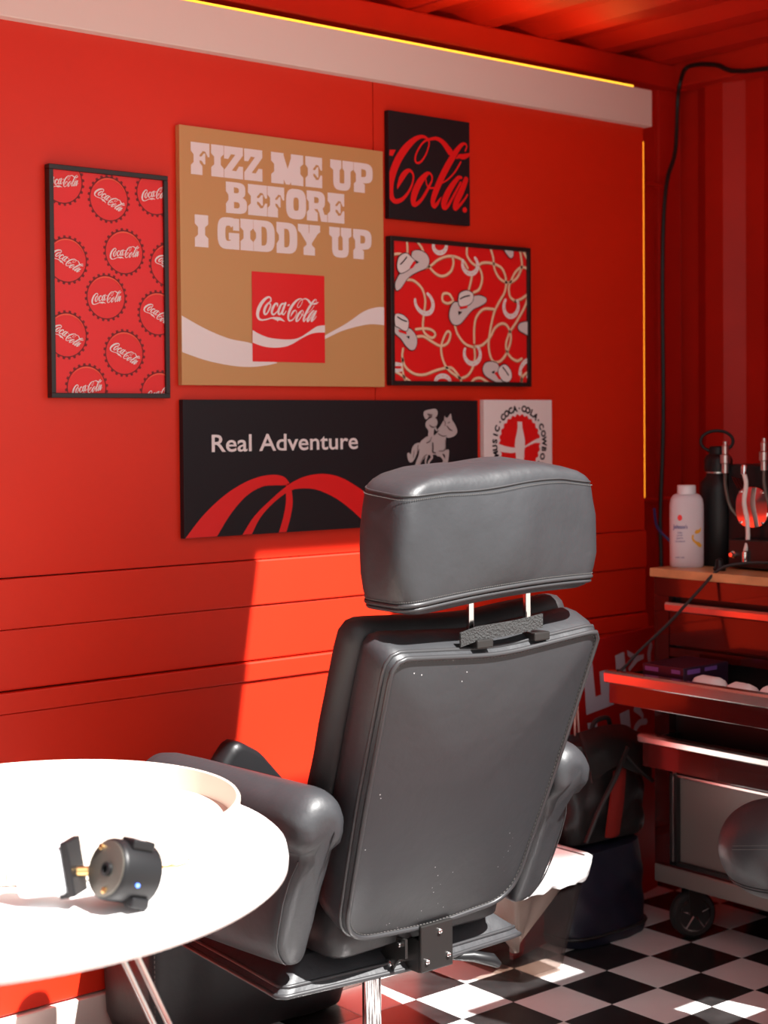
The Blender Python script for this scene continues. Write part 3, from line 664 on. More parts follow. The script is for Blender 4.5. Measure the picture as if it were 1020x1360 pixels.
# stitch line along the panel edge
mb = MB(); oo = oscale(.985)
for i in range(0, NB):
    a, b = Vector(BK(oo[i][0], oo[i][1], -.0022)), Vector(BK(oo[(i+1) % NB][0], oo[(i+1) % NB][1], -.0022))
    for q in (0.1, 0.6): mb.tube([a.lerp(b, q), a.lerp(b, q+.28)], .0009, 4)
tag(mb.build('stitching', 'thread', ch), kind='stuff')
# headrest: one band wraps rear and sides, with a crowned top panel and a piped bottom panel
HX = CX+.004
hpl = resample(rpoly([(-.262, 2.268), (0, 2.262), (.262, 2.270), (.268, 2.40), (.20, 2.425), (-.20, 2.425), (-.268, 2.40)], [.045, .9, .040, .05, .06, .06, .05]), 140)
hcn = np.array([0, 2.345])
def hz_top(x, y): return 1.322+.010*(x/.26)-.010*max(0, abs(x)/.26-.6)/.4+.004*math.sin(x*17)+.018*(y-2.268)/.15
def hz_bot(x, y): return 1.110+.010*math.cos(x/.26*1.5)+.012*(x/.26)+.10*max(0, y-2.30)*.3
def hplan(gr, zf, amp=0.0):
    lp = []
    for p in hpl:
        q = hcn+(p-hcn)+(p-hcn)/np.hypot(*(p-hcn))*gr
        d = amp*noise.noise(Vector((p[0]*16, p[1]*16, gr*90+zf(0)*22)))
        q = q+(p-hcn)/np.hypot(*(p-hcn))*d
        zt_h, zb_h = hz_top(p[0], p[1]), hz_bot(p[0], p[1])
        lp.append(Vector((HX+q[0], q[1], zb_h+(zt_h-zb_h)*zf(0))))
    return lp
loops = [hplan(g_, (lambda _, t=t: t), a_) for t, g_, a_ in ((0, 0, 0), (.03, .003, .001), (.10, .008, .003), (.25, .013, .005), (.45, .015, .005), (.65, .013, .005), (.82, .008, .004), (.94, .003, .002), (1, -.001, .0))]
MB().loft(loops, cap0=False, cap1=False).build('headrest_band', 'leather', ch, True, 70)
def crown(k, up):
    base = hplan(0, lambda _: 1.0); c = sum(base, Vector())/len(base)
    return [Vector((c.x+(p.x-c.x)*k, c.y+(p.y-c.y)*k, p.z*k+c.z*(1-k)+up)) for p in base]
MB().loft([crown(1, 0), crown(.985, .006), crown(.95, .014), crown(.88, .023), crown(.75, .031), crown(.5, .036), crown(.2, .038)], cap0=False).build('headrest_top', 'leather', ch, True, 70)
def under(k, dn):
    base = hplan(0, lambda _: 0.0); c = sum(base, Vector())/len(base)
    return [Vector((c.x+(p.x-c.x)*k, c.y+(p.y-c.y)*k, p.z*k+c.z*(1-k)-dn)) for p in base]
MB().loft([under(1, 0), under(.985, .007), under(.95, .016), under(.88, .021), under(.5, .024)], cap0=False).build('headrest_underside', 'leather', ch, True, 70)
MB().tube(hplan(.001, lambda _: 0.0), .0048, 8, True).build('headrest_piping', 'piping', ch, True, 80)
MB().tube(under(.992, .009), .004, 8, True).build('headrest_piping', 'piping', ch, True, 80)
MB().tube(hplan(0, lambda _: 1.0), .0022, 6, True).build('headrest_seam', 'piping', ch, True, 80)
mb = MB()
for lp in (hplan(.005, lambda _: .965), hplan(.005, lambda _: .035)):
    for i in range(0, len(lp)):
        a, b = lp[i], lp[(i+1) % len(lp)]
        for q in (0.1, 0.6): mb.tube([a.lerp(b, q), a.lerp(b, q+.25)], .0009, 4)
tag(mb.build('stitching', 'thread', ch), kind='stuff')
# headrest posts, clips, strap
for px_ in (2.166, 2.326):
    MB().box(px_-.007, px_+.007, 2.318, 2.328, 0.99, 1.14, bev=.002).build('headrest_post', 'chrome', ch)
    r = MB().box(px_-.022, px_+.022, 2.278, 2.322, 1.000, 1.018, bev=.003).build('post_clip', 'black_metal', ch)
sp = [(2.112, 2.292, 1.020), (2.15, 2.284, 1.030), (2.20, 2.282, 1.032), (2.26, 2.282, 1.034), (2.335, 2.286, 1.040)]
mb = MB(); mb.loft([[Vector((x, y, z-.014)), Vector((x, y+.004, z-.014)), Vector((x, y+.004, z+.014)), Vector((x, y, z+.014))] for x, y, z in sp]).build('strap', 'webbing', ch)

# arms: upright panel with an outward-rolled pad on top
def arm(side):
    sec = [(.305, .358), (.340, .364), (.372, .400), (.388, .47), (.388, .55), (.378, .598), (.386, .618), (.404, .645), (.408, .685), (.392, .718), (.357, .737), (.320, .735), (.296, .715), (.288, .67), (.292, .61), (.292, .50), (.290, .42), (.291, .375)]
    sec = [tuple(p[:2]) for p in crom([(a, z, 0) for a, z in sec], 4, True)]
    st = [(0, .30), (.003, .55), (.010, .78), (.022, .92), (.040, .985), (.065, 1.0), (.10, 1.0), (.15, 1), (.22, 1.0), (.32, 1.0), (.42, 1), (.50, .97), (.535, .88), (.552, .70), (.558, .45)]
    loops = []
    for yy, k in st:
        lp = []
        for a, z in sec:
            # shrink toward the nearer of roll centre and panel mid-plane to round the ends
            ca, cz = (.348, .680) if z > .615 else (.338, z)
            kk = k if (yy < .07 or yy > .45) else 1
            a2 = ca+(a-ca)*kk
            z2 = cz+(z-cz)*kk if z > .615 else (z if z > .45 else .45+(z-.45)*(.75+.25*kk))
            wk = noise.noise(Vector((a*30, yy*70, z*30)))*.0045*max(.15, 1-yy/.14)*(1 if z > .58 else .5)
            slant = max(0, .66-z2)*.42*max(0, 1-yy/.30)+(.018*max(0, 1-yy/.12) if z < .615 else 0)
            droop = -.012*max(0, 1-yy/.05) if z > .615 else 0
            fl_ = .045*(yy/.55)
            lp.append(Vector((CX+side*(a2+wk+fl_), 2.405+yy+slant, z2+droop+.006*yy/.5)))
        loops.append(lp)
    o = MB().loft(loops).build('armrest', 'leather', ch, True, 75)
    # welt down the rear edge of the panel
    edge = [i for i, (a, z) in enumerate(sec) if z < .60 and a > .335]
    w_ = [loops[3][i]+Vector((side*.001, -.003, 0)) for i in edge]
    MB().tube(w_, .0018, 6).build('armrest_piping', 'piping', o, True, 80)
    return o
arm(-1); arm(1)
# seat
so_ = resample(rpoly([(-.235, 2.53), (.235, 2.53), (.25, 3.02), (-.25, 3.02)], [.04, .04, .06, .06]), 80)
def sl_loop(gr, z, o=so_, c=np.array([0, 2.77])): return [Vector((CX+q[0], q[1], z)) for q in [c+(p-c)+(p-c)/np.hypot(*(p-c))*gr for p in o]]
MB().loft([sl_loop(-.03, .345), sl_loop(0, .36), sl_loop(.008, .40), sl_loop(.006, .44), sl_loop(-.02, .475), sl_loop(-.09, .49)]).build('seat', 'leather_dk', ch, True, 60)
pan = resample(rpoly([(-.34, 2.575), (0, 2.535), (.31, 2.545), (.27, 3.02), (-.30, 3.02)], [.012, .6, .012, .03, .03]), 100)
pc = np.array([0, 2.78])
mb = MB(); mb.loft([sl_loop(-.03, .283, pan, pc), sl_loop(-.002, .286, pan, pc), sl_loop(0, .296, pan, pc), sl_loop(-.02, .315, pan, pc), sl_loop(-.075, .350, pan, pc)]).build('seat_pan', 'leather', ch, True, 35)
MB().tube(sl_loop(.001, .291, pan, pc), .0055, 8, True).build('piping', 'piping', ch, True, 80)
MB().tube(sl_loop(-.012, .307, pan, pc), .0045, 8, True).build('piping', 'piping', ch, True, 80)
# leg rest pad in front of the seat
mb = MB(); loops = []
lg = resample(rpoly([(2.05, .655), (2.10, .715), (2.17, .675), (2.33, .50), (2.33, .44), (2.10, .44)], [.025, .03, .05, .03, .03, .05]), 60)
lc = np.array([2.17, .56])
for k, d in ((.85, 0), (.96, .006), (1, .018), (1, .05), (.96, .062), (.85, .068)):
    loops.append([Vector((q[0], 3.045+d, q[1])) for p in lg for q in [lc+(p-lc)*k]])
mb.loft(loops).build('leg_rest', 'black_plastic', ch, True, 60)
MB().box(CX-.02, CX+.06, 3.00, 3.07, .38, .50, bev=.006).build('leg_rest_hinge', 'black_metal', ch)
# hinge bracket under the back
bk = MB(); bk.box(2.178, 2.268, 2.492, 2.502, .292, .392, bev=.003); bk.box(2.178, 2.186, 2.50, 2.56, .292, .36); bk.box(2.260, 2.268, 2.50, 2.56, .292, .36)
bko = bk.build('hinge_bracket', 'black_metal', ch)
for x, z in ((2.193, .315), (2.253, .318), (2.229, .373)):
    MB().lathe([(.0058, 0), (.0058, .004), (.004, .0055), (.0018, .0045)], (x, 2.492, z), 10, (0, -1, 0)).build('screw', 'chrome', bko, True)
sb = MB().loft([[Vector((x, y, z)) for y, z in ((2.50, .37), (2.53, .37), (2.60, .31), (2.60, .295), (2.545, .295), (2.52, .325), (2.50, .33))] for x in (2.140, 2.147)]).build('side_bracket', 'black_metal', ch)
for y, z, r in ((2.515, .358, .006), (2.55, .31, .010)):
    MB().lathe([(r, 0), (r, .005), (r*.7, .007)], (2.140, y, z), 12, (-1, 0, 0)).build('screw', 'chrome', sb, True)
MB().tube([(2.150, 2.55, .31), (2.28, 2.55, .31)], .008, 10).build('hinge_rod', 'chrome', ch, True)
# release lever on the right
MB().tube([(2.30, 2.56, .285), (2.36, 2.53, .28), (2.40, 2.51, .268), (2.415, 2.505, .255)], [.006, .012, .014, .008], 10).build('lever', 'black_plastic', ch, True)
# column and base
MB().lathe([(.021, .03), (.021, .20), (.0205, .285)], (CX+.0, 2.70, 0), 24).build('column', 'chrome', ch, True)
MB().lathe([(.0, .30), (.06, .285), (.06, .275), (.03, .262)], (CX, 2.70, 0), 24).build('column_collar', 'black_metal', ch, True)
MB().lathe([(.27, 0), (.275, .006), (.26, .014), (.12, .024), (.04, .034), (.03, .05)], (CX, 2.70, 0), 48).build('base_disc', 'chrome', ch, True)

# ================================================================== OTTOMAN
ot = empty('ottoman', (2.18, 3.15, 0), 'black leather ottoman standing at the wall behind the chair legs', 'ottoman')
oo_ = resample(rpoly([(1.875, 3.06), (2.47, 3.06), (2.47, 3.325), (1.90, 3.325)], [.02, .10, .05, .02]), 96)
oc = np.array([2.18, 3.19])
def ol(gr, z, amp=0): return [Vector((q[0]+amp*noise.noise(Vector((p[0]*12, z*9, p[1]*12))), q[1]+amp*noise.noise(Vector((p[0]*12, z*9+5, p[1]*12))), z)) for p in oo_ for q in [oc+(p-oc)+(p-oc)/np.hypot(*(p-oc))*gr]]
MB().loft([ol(-.05, 0.002), ol(-.015, .012), ol(0, .05, .008), ol(.004, .12, .012), ol(.004, .20, .012), ol(0, .27, .008), ol(-.006, .30)]).build('body', 'leather_dk', ot, True, 60)
MB().loft([ol(-.01, .300), ol(.008, .31), ol(.012, .33, .004), ol(.004, .352), ol(-.03, .368), ol(-.12, .375)]).build('top_cushion', 'leather_dk', ot, True, 60)
MB().tube(ol(.006, .302), .005, 8, True).build('piping', 'piping', ot, True, 80)
mb = MB()
for k in range(26):
    z = .015+k*.0112
    mb.tube([(1.873, 3.052, z), (1.873, 3.052, z+.006)], .0012, 4)
tag(mb.build('stitching', 'thread', ot), kind='stuff')

# ================================================================== TABLE, TRAY, DEVICE
TC = Vector((1.128, 2.470, 0)); TR = 0.556; TT = 0.745
tb = empty('round_table', TC, 'round white table with splayed metal legs in the near corner', 'table')
MB().lathe([(.0, .702), (TR-.03, .700), (TR-.008, .701), (TR, .708), (TR+.001, .722), (TR-.002, .738), (TR-.010, TT), (0, TT)], TC, 128).build('table_top', 'white_lam', tb, True, 50)
for a in (-30, 90, 210):
    d = Vector((math.cos(math.radians(a)), math.sin(math.radians(a)), 0)); n_ = Vector((-d.y, d.x, 0))
    top = TC+d*.224+Vector((0, 0, .70)); bot_ = TC+d*.525+Vector((0, 0, .0075))
    MB().tube([top+d*.013, bot_+d*.012, bot_+d*.004, bot_-d*.004, bot_-d*.012, top-d*.013], .0065, 10).build('leg', 'steel', tb, True, 60)
    MB().box(top.x-.05, top.x+.05, top.y-.05, top.y+.05, .694, .702).build('leg_plate', 'steel', tb)
TRC = Vector((1.306, 2.482, TT))
tr = empty('tray', TRC, 'round cream tray with upright rim on the white table', 'tray')
R1 = .338
MB().lathe([(R1-.010, .0005), (R1-.004, .004), (R1, .050), (R1-.003, .0545), (R1-.007, .053), (R1-.013, .012), (R1-.03, .008), (0, .008)], TRC, 128).build('tray_dish', 'white_tray', tr, True, 50)
mb = MB()
for k in range(150):
    a = k*2*math.pi/150; d = Vector((math.cos(a), math.sin(a), 0))
    mb.tube([TRC+d*(R1-.003)+Vector((0, 0, .004)), TRC+d*(R1-.0005)+Vector((0, 0, .026))], .0022, 4)
tag(mb.build('rim_flutes', 'white_tray', tr), kind='stuff')
dv = empty('handheld_device', P(150, 1190, 2, TT), 'black round device with brass screws joined to a white block, on the white table', 'device')
rh = Vector((rgt.x, rgt.y, 0)).normalized(); fh = Vector((fwd.x, fwd.y, 0)).normalized(); uz = Vector((0, 0, 1))
oc_ = P(165, 1149, 2, TT+.056)-fh*.030; ax = (-rh*.62-fh*.62+uz*.30).normalized()
rs = .0445
MB().lathe([(.0, -.048), (rs*.80, -.048), (rs*.98, -.042), (rs, -.036), (rs, .020), (rs*.97, .024), (rs*.92, .026), (0, .026)], oc_, 40, ax).build('motor_housing', 'black_plastic', dv, True, 40)
MB().lathe([(rs*.9, .0), (rs*.9, .0022), (rs*.86, .003), (0, .003)], oc_+ax*.026, 40, ax).build('face_plate', 'gunmetal', dv, True, 40)
e1 = ax.cross(uz).normalized(); e2 = e1.cross(ax).normalized()
if e2.z < 0: e2 = -e2
if e1.dot(rh) < 0: e1 = -e1
for a, b in ((-.45, .62), (.25, -.66)):
    MB().lathe([(.0045, 0), (.0045, .003), (.003, .004)], oc_+ax*.029+e1*a*rs+e2*b*rs, 12, ax).build('screw', 'brass', dv, True)
MB().lathe([(.010, 0), (.010, .006), (.006, .007), (.006, .002)], oc_+ax*.029+e1*.18*rs+e2*.0*rs, 18, ax).build('lens_ring', 'black_plastic', dv, True)
def obox(c, X, Y, Z, hx, hy, hz, bev=.003):
    mb = MB().box(-hx, hx, -hy, hy, -hz, hz, bev=bev); mb.v = [c+X*v.x+Y*v.y+Z*v.z for v in mb.v]; return mb
obox(oc_+e2*rs*.95-ax*.008+e1*.014, e1, ax, e2, .016, .020, .007).build('display_bump', 'black_plastic', dv)
obox(oc_+e2*(rs*.95+.0072)-ax*.006+e1*.014, e1, ax, e2, .011, .006, .0006, .0002).build('readout', 'print_grey', dv)
obox(oc_-e2*rs*.85+e1*.028-ax*.02, e1, ax, e2, .010, .016, .008).build('foot', 'black_plastic', dv)
MB().lathe([(.003, 0), (.003, .002)], oc_+e1*(rs+.0005)-e2*.012, 10, e1).build('indicator', 'blue_led', dv, True)
bc = P(66, 1147, 2, TT+.052)-fh*.030; bx_ = (rh*.95+uz*.16-fh*.25).normalized(); bz_ = (uz-bx_*uz.dot(bx_)).normalized(); by_ = bz_.cross(bx_)
obox(bc, bx_, by_, bz_, .040, .026, .036, .010).build('white_block', 'white_pl', dv, True)
obox(bc+bx_*.046, bx_, by_, bz_, .006, .022, .040, .002).build('end_plate', 'black_plastic', dv)
MB().tube([bc+bx_*.050-bz_*.008, oc_+ax*.0-e1*rs*.6-e2*.004], .0075, 12).build('connector', 'brass', dv, True)
obox(bc+bx_*.030-bz_*.0385, bx_, by_, bz_, .008, .012, .005, .001).build('foot', 'black_plastic', dv)
MB().tube([oc_-ax*.04+e1*rs*.6-e2*.012, P(214, 1152, 2, TT+.006), P(236, 1150, 2, TT+.003), P(256, 1144, 2, TT+.003)], [.004, .0022, .0016, .0012], 8).build('lead', 'brass', dv, True)

# ================================================================== TOOL CABINET
FXc, CY0, CY1 = 3.444, 2.20, 2.937
cb = empty('tool_cabinet', (3.66, 2.57, 0), 'red wheeled tool cabinet with open drawers and wooden worktop', 'cabinet')
XB = 3.92
body = MB()
body.box(FXc, XB-.012, CY1-.053, CY1, .206, .957); body.box(FXc, XB-.012, CY0, CY0+.053, .206, .957)
body.box(XB-.0115, XB, CY0, CY1, .206, .957); body.box(FXc, XB, CY0, CY1, .958, 1.008); body.box(FXc, XB, CY0, CY1, .15, .205)
body.box(FXc+.002, XB-.014, CY0+.0535, CY1-.0535, .79, .815); body.box(FXc+.01, XB-.014, CY0+.0535, CY1-.0535, .462, .49)
body.build('body', 'cab_red', cb)
MB().box(FXc+.03, FXc+.04, CY0+.05, CY1-.05, .205, .97).build('inner_back', 'cab_dark', cb)
MB().box(3.43, 3.95, CY0-.015, CY1+.004, 1.010, 1.034, bev=.002).build('worktop', 'wood', cb)
IY0, IY1 = CY0+.055, CY1-.055
def drawer(xf, z0, z1, hz, mcol='cab_red'):
    d = MB().box(xf+.004, xf+.016, IY0, IY1, z0, z1, bev=.002).build('drawer_front', mcol, cb)
    MB().loft([[Vector((xf+a, y, b)) for a, b in ((.012, z1-hz), (-.004, z1-hz), (-.010, z1-hz+.004), (-.012, z1-.006), (-.006, z1), (.016, z1+.001), (.016, z1-.004))] for y in (IY0-.004, IY1+.004)]).build('drawer_handle', 'alu', d)
    if xf < FXc-.05:
        t = MB(); t.box(xf+.014, XB-.1, IY0+.006, IY0+.010, z0+.004, z1-.014); t.box(xf+.014, XB-.1, IY1-.010, IY1-.006, z0+.004, z1-.014)
        t.box(xf+.014, XB-.1, IY0+.006, IY1-.006, z0+.004, z0+.008); t.build('drawer_tray', 'cab_dark', d)
    return d
drawer(FXc-.004, .822, .942, .026)
drawer(3.19, .690, .778, .033)
drawer(3.325, .500, .590, .024)
MB().box(FXc+.018, FXc+.030, IY0+.02, IY1-.02, .215, .450, bev=.002).build('door_panel', 'cab_grey', cb)
mb = MB(); mb.box(FXc+.004, FXc+.02, IY1-.012, IY1-.006, .207, .47); mb.box(FXc+.004, FXc+.02, IY0+.02, IY1, .455, .461)
mb.build('door_trim', 'alu', cb)
mb = MB(); mb.box(FXc+.002, FXc+.03, IY1-.022, IY1-.012, .207, .46); mb.box(FXc+.002, FXc+.03, IY1-.006, IY1+.002, .207, .46); mb.box(FXc+.002, FXc+.03, IY0, IY1, .203, .215)
mb.build('door_gasket', 'cab_dark', cb)
MB().box(FXc-.004, FXc+.01, CY0, CY1, .150, .200, bev=.004).build('bottom_rail', 'cab_grey', cb)
def caster(x, y):
    r = .066
    y0, y1 = y-.016, y+.016
    ax_ = Vector((-.42, -.91, 0)).normalized(); c = Vector((x, y, r))
    w_ = MB().lathe([(r*.74, -.016), (r*.9, -.017), (r, -.010), (r, .010), (r*.9, .017), (r*.74, .016)], c, 32, ax_).build('caster_wheel', 'rubber', cb, True, 50)
    MB().lathe([(r*.74, .012), (r*.74, .016), (r*.66, .016), (r*.66, .012)], c, 32, ax_).build('wheel_rim', 'chrome', w_, True, 50)
    X = ax_.cross(uz).normalized()
    for k in range(5):
        a = k*2*math.pi/5+.3; d = X*math.cos(a)+uz*math.sin(a)
        MB().tube([c+ax_*.014+d*.006, c+ax_*.014+d*r*.7], [.004, .0028], 6).build('spoke', 'chrome', w_, True)
    MB().lathe([(r*.6, -.008), (r*.6, .008)], c, 24, ax_).build('wheel_web', 'cab_dark', w_, True)
    MB().box(x-.02, x+.02, y-.03, y+.03, .138, .150).build('caster_plate', 'black_metal', cb)
    fk = MB()
    for s_ in (-1, 1):
        b0 = c+ax_*.022*s_; fk.loft([[b0+X*(-.018)+uz*z+ax_*.0+X*(0) for z in (0,)]+[b0+X*.018, b0+X*.022+uz*.075, b0+X*(-.022)+uz*.075], [q+ax_*.003*s_ for q in ([b0+X*(-.018), b0+X*.018, b0+X*.022+uz*.075, b0+X*(-.022)+uz*.075])]])
    fk.build('caster_fork', 'black_metal', cb)
caster(3.50, 2.85); caster(3.84, 2.85); caster(3.50, 2.29); caster(3.84, 2.29)

# things in the open drawer
bxo = empty('glove_box', (3.30, 2.80, .70), 'dark purple printed carton lying in the upper open drawer', 'box')
MB().box(3.235, 3.42, 2.66, 2.80, .699, .803, bev=.002).build('carton', 'purple', bxo)
for q in ((3.2338, 3.2352, 2.745, 2.79, .785, .796), (3.2338, 3.2352, 2.672, 2.70, .786, .796), (3.25, 3.30, 2.6588, 2.6602, .785, .797), (3.32, 3.37, 2.6588, 2.6602, .787, .797)):
    MB().box(*q).build('printed_mark', 'purple_lt', bxo)
for k, (x, y, r, ln) in enumerate(((3.30, 2.60, .042, .11), (3.29, 2.49, .040, .10), (3.29, 2.385, .042, .10))):
    loops = []
    for i in range(9):
        t = i/8; rr = r*(1-.5*(2*t-1)**6)
        loops.append([Vector((x-.045+.02*t+rr*math.cos(a)*(1+.12*noise.noise(Vector((a*2, t*4, k)))), y-ln/2+ln*t, .703+r+rr*math.sin(a)*(1+.12*noise.noise(Vector((a*3, t*5, k+9)))))) for a in np.linspace(0, 2*math.pi, 25)[:-1]])
    o = MB().loft(loops).build('paper_towel_roll', 'paper', None, True, 60)
    tag(o, ('crumpled white paper roll beside the purple carton in the drawer', 'crumpled white paper roll in the middle of the open drawer', 'crumpled white paper roll farthest from the purple carton')[k], 'paper roll', 'paper rolls in the drawer')
o = MB().box(3.345, 3.425, 2.50, 2.80, .512, .545, bev=.010).build('black_pouch', 'black_nylon', None, True); tag(o, 'flat black pouch lying in the lower open drawer', 'pouch')

# ---- on the worktop
pb = empty('powder_bottle', (3.52, 2.885, 1.034), 'white baby powder bottle standing on the worktop corner', 'bottle')
pc_ = Vector((3.52, 2.882, 1.034)); pf = (-fh).normalized(); ps = rh
SXb, SYb = .0475, .030
def pbloop(k, z): return [pc_+ps*(SXb*k*math.copysign(abs(math.cos(a))**.8, math.cos(a)))+pf*(SYb*k*math.copysign(abs(math.sin(a))**.8, math.sin(a)))+uz*z for a in np.linspace(0, 2*math.pi, 49)[:-1]]
MB().loft([pbloop(.90, 0), pbloop(.97, .003), pbloop(1, .010), pbloop(1, .165), pbloop(.985, .180), pbloop(.93, .192), pbloop(.80, .202), pbloop(.60, .207)]).build('bottle_body', 'powder', pb, True, 50)
MB().lathe([(.0255, .205), (.0262, .207), (.0262, .228), (.0245, .2305), (0, .2305)], pc_, 32).build('cap', 'white_pl', pb, True, 40)
def bmap(p, lay):   # p: metres from the bottle's axis, height
    u = max(-.98, min(.98, p[0]/SXb)); c = math.copysign(abs(u)**1.25, u); a = math.acos(c); y = abs(math.sin(a))**.8*SYb
    return pc_+ps*p[0]+pf*(y+.0006+lay*.0003)+uz*p[1]
def bz_px(x, y): return np.array([(x-325)/270*SXb, (1290-y)/1230*.230])
art('bottle_emblem', [[np.array(q) for q in ellipse(*bz_px(187, 540), .0065, .0085, 14)]], 'print_red', pb, bmap, 1)
def btext(s_, x0, x1, y0, y1, m_, bold=.0):
    a, b = bz_px(x0, y1), bz_px(x1, y0); art('bottle_print', fit2d(text2d(s_, 1, bold), a[0], b[0], a[1], b[1]), m_, pb, bmap, 1)
btext("Johnson's", 88, 305, 640, 725, 'print_blue', .02); btext('baby', 155, 225, 745, 785, 'print_blue'); btext('powder', 145, 232, 785, 820, 'print_blue')
btext('pure', 140, 230, 835, 868, 'print_blue'); btext('cornstarch', 118, 265, 875, 905, 'print_blue'); btext('net wt', 120, 255, 1120, 1145, 'print_blue')
art('bottle_leaf', [[bz_px(*q) for q in ((375,800),(410,790),(400,850),(440,890),(500,910),(540,950),(530,985),(490,980),(440,935),(390,890),(370,850))]], 'print_gold', pb, bmap, 1)
art('bottle_leaf', [[bz_px(*q) for q in ((415,760),(440,725),(500,715),(530,680),(525,740),(495,770),(440,785))]], 'print_gold', pb, bmap, 1)

wbt = empty('water_bottle', (3.63, 2.855, 1.034), 'tall black water bottle with carry loop behind the powder bottle', 'water bottle')
wc = Vector((3.63, 2.857, 1.034))
MB().lathe([(.050, 0), (.053, .004), (.053, .215), (.051, .235), (.036, .252), (.033, .262)], wc, 40).build('bottle_body', 'black_plastic', wbt, True, 50)
MB().lathe([(.0345, .262), (.0345, .266)], wc, 40).build('neck_ring', 'steel', wbt, True, 50)
MB().lathe([(.038, .266), (.040, .272), (.040, .300), (.034, .312), (.026, .316), (.026, .335), (.022, .338)], wc, 40).build('lid', 'black_plastic', wbt, True, 40)
cL = wc+uz*.352-rh*.004
MB().tube([cL+rh*(.046*math.cos(a))+uz*(.030*math.sin(a)) for a in np.linspace(0, 2*math.pi, 33)[:-1]], .0045, 8, True).build('carry_loop', 'black_plastic', wbt, True, 80)

mc = empty('bench_machine', (3.66, 2.68, 1.034), 'black bench machine with a mirrored round plate and clear tubes', 'machine')
mx0 = 3.60
MB().box(mx0, 3.82, 2.40, 2.802, 1.034, 1.322, bev=.006).build('housing', 'black_plastic', mc)
MB().box(mx0-.045, mx0+.01, 2.42, 2.765, 1.040, 1.118, bev=.004).build('front_plinth', 'cab_dark', mc)
dc = Vector((mx0-.004, 2.712, 1.205))
plate = [(.040*math.copysign(abs(math.cos(a))**.75, math.cos(a))*1.06, .055*math.copysign(abs(math.sin(a))**.75, math.sin(a))*1.03) for a in np.linspace(0, 2*math.pi, 41)[:-1]]
MB().loft([[dc+Vector((-d, a*k*1.28, b*k)) for a, b in plate] for d, k in ((-.002, 1), (.005, 1), (.007, .97))]).build('mirror_plate', 'mirror', mc, True, 30)
for a, b in ((-.036, .042), (.036, .042), (-.036, -.042), (.036, -.042)):
    MB().lathe([(.004, 0), (.004, .003), (.002, .004)], dc+Vector((-.007, a, b)), 10, (-1, 0, 0)).build('screw', 'chrome', mc, True)
MB().tube(crom([(mx0-.03, 2.722, 1.300), (mx0-.03, 2.715, 1.27), (mx0-.03, 2.722, 1.22), (mx0-.03, 2.712, 1.17), (mx0-.035, 2.706, 1.12), (mx0-.05, 2.704, 1.085)], 6), .0065, 10).build('clear_tube', 'tube_clear', mc, True)
MB().lathe([(.009, 0), (.009, .022), (.006, .026)], (mx0-.03, 2.722, 1.297), 14).build('tube_fitting', 'chrome', mc, True)
MB().lathe([(.009, 0), (.009, .03), (.006, .033)], (mx0-.05, 2.704, 1.055), 14).build('tube_fitting', 'chrome', mc, True)
for y, z in ((2.800, 1.31), (2.668, 1.32)):
    MB().lathe([(.010, 0), (.010, .025), (.014, .028), (.014, .05), (.009, .053), (.010, .075), (.006, .08), (.006, .088)], (mx0-.012, y, z-.012), 16).build('spigot', 'steel', mc, True, 40)
    MB().tube(crom([(mx0-.012, y, z-.012), (mx0-.016, y-.004, z-.05), (mx0-.016, y-.018, z-.10), (mx0, y-.03, z-.13)], 5), .005, 8).build('feed_tube', 'gunmetal', mc, True)
for k in range(5):
    y = 2.785-k*.010
    MB().tube([(mx0-.001, y, 1.288-k*.002), (mx0-.001, y-.022, 1.255-k*.002)], .0022, 6).build('vent_slot', 'cab_red', mc, True)
MB().lathe([(.010, 0), (.010, .004), (.006, .006), (.006, .016)], (mx0-.045, 2.745, 1.075), 16, (-1, 0, 0)).build('knob', 'chrome', mc, True)
MB().lathe([(.016, 0), (.018, .006), (.012, .012), (.010, .030), (.004, .034)], (3.50, 2.752, 1.034), 20).build('cap', 'black_plastic', None, True)
bpy.data.objects['cap.001' if 'cap.001' in bpy.data.objects else 'cap'].name = 'small_stopper'
tag(bpy.data.objects['small_stopper'], 'small dark stopper on the worktop below the machine', 'stopper')
o = MB().tube(crom([(3.540, 2.60, 1.062), (3.50, 2.66, 1.060), (3.45, 2.71, 1.045), (3.40, 2.745, .985), (3.33, 2.79, .90), (3.26, 2.83, .83), (3.215, 2.852, .782), (3.20, 2.857, .779)], 6), .0042, 8).build('power_cable', 'cord_black', None, True)
tag(o, 'black cable running from the bench machine down to the open drawer', 'cable')

# ================================================================== CORNER THINGS
cp_ = [P(u, v, 0, RX-.085) for u, v in ((1020, 91), (950, 86), (924, 86), (910, 92))]+[P(u, v, 1, 3.50) for u, v in ((903, 112),)]+[P(u, v, 1, 3.53) for u, v in ((900, 135), (897, 200), (886, 240), (881, 300), (880, 400), (881, 560), (877, 690))]
cp_ = [Vector((RX-.085, 2.2, cp_[0].z+.005))]+cp_+[Vector((4.14, 3.5, .9)), Vector((4.10, 3.5, .3)), Vector((4.06, 3.45, .012))]
cord = MB().tube(crom([tuple(p) for p in cp_], 5), .0075, 8).build('wall_cord', 'cord_black', None, True)
tag(cord, 'long black cord hanging down the container corner from the ceiling rail', 'cord')
o = MB().tube(crom([(3.99, 3.40, 1.16), (3.96, 3.36, 1.10), (3.98, 3.30, 1.03), (4.00, 3.28, .9), (4.0, 3.28, .5), (4.02, 3.25, .006)], 5), .0045, 8).build('blue_cable', 'cord_blue', None, True); tag(o, 'thin blue cable dropping behind the tool cabinet', 'cable')

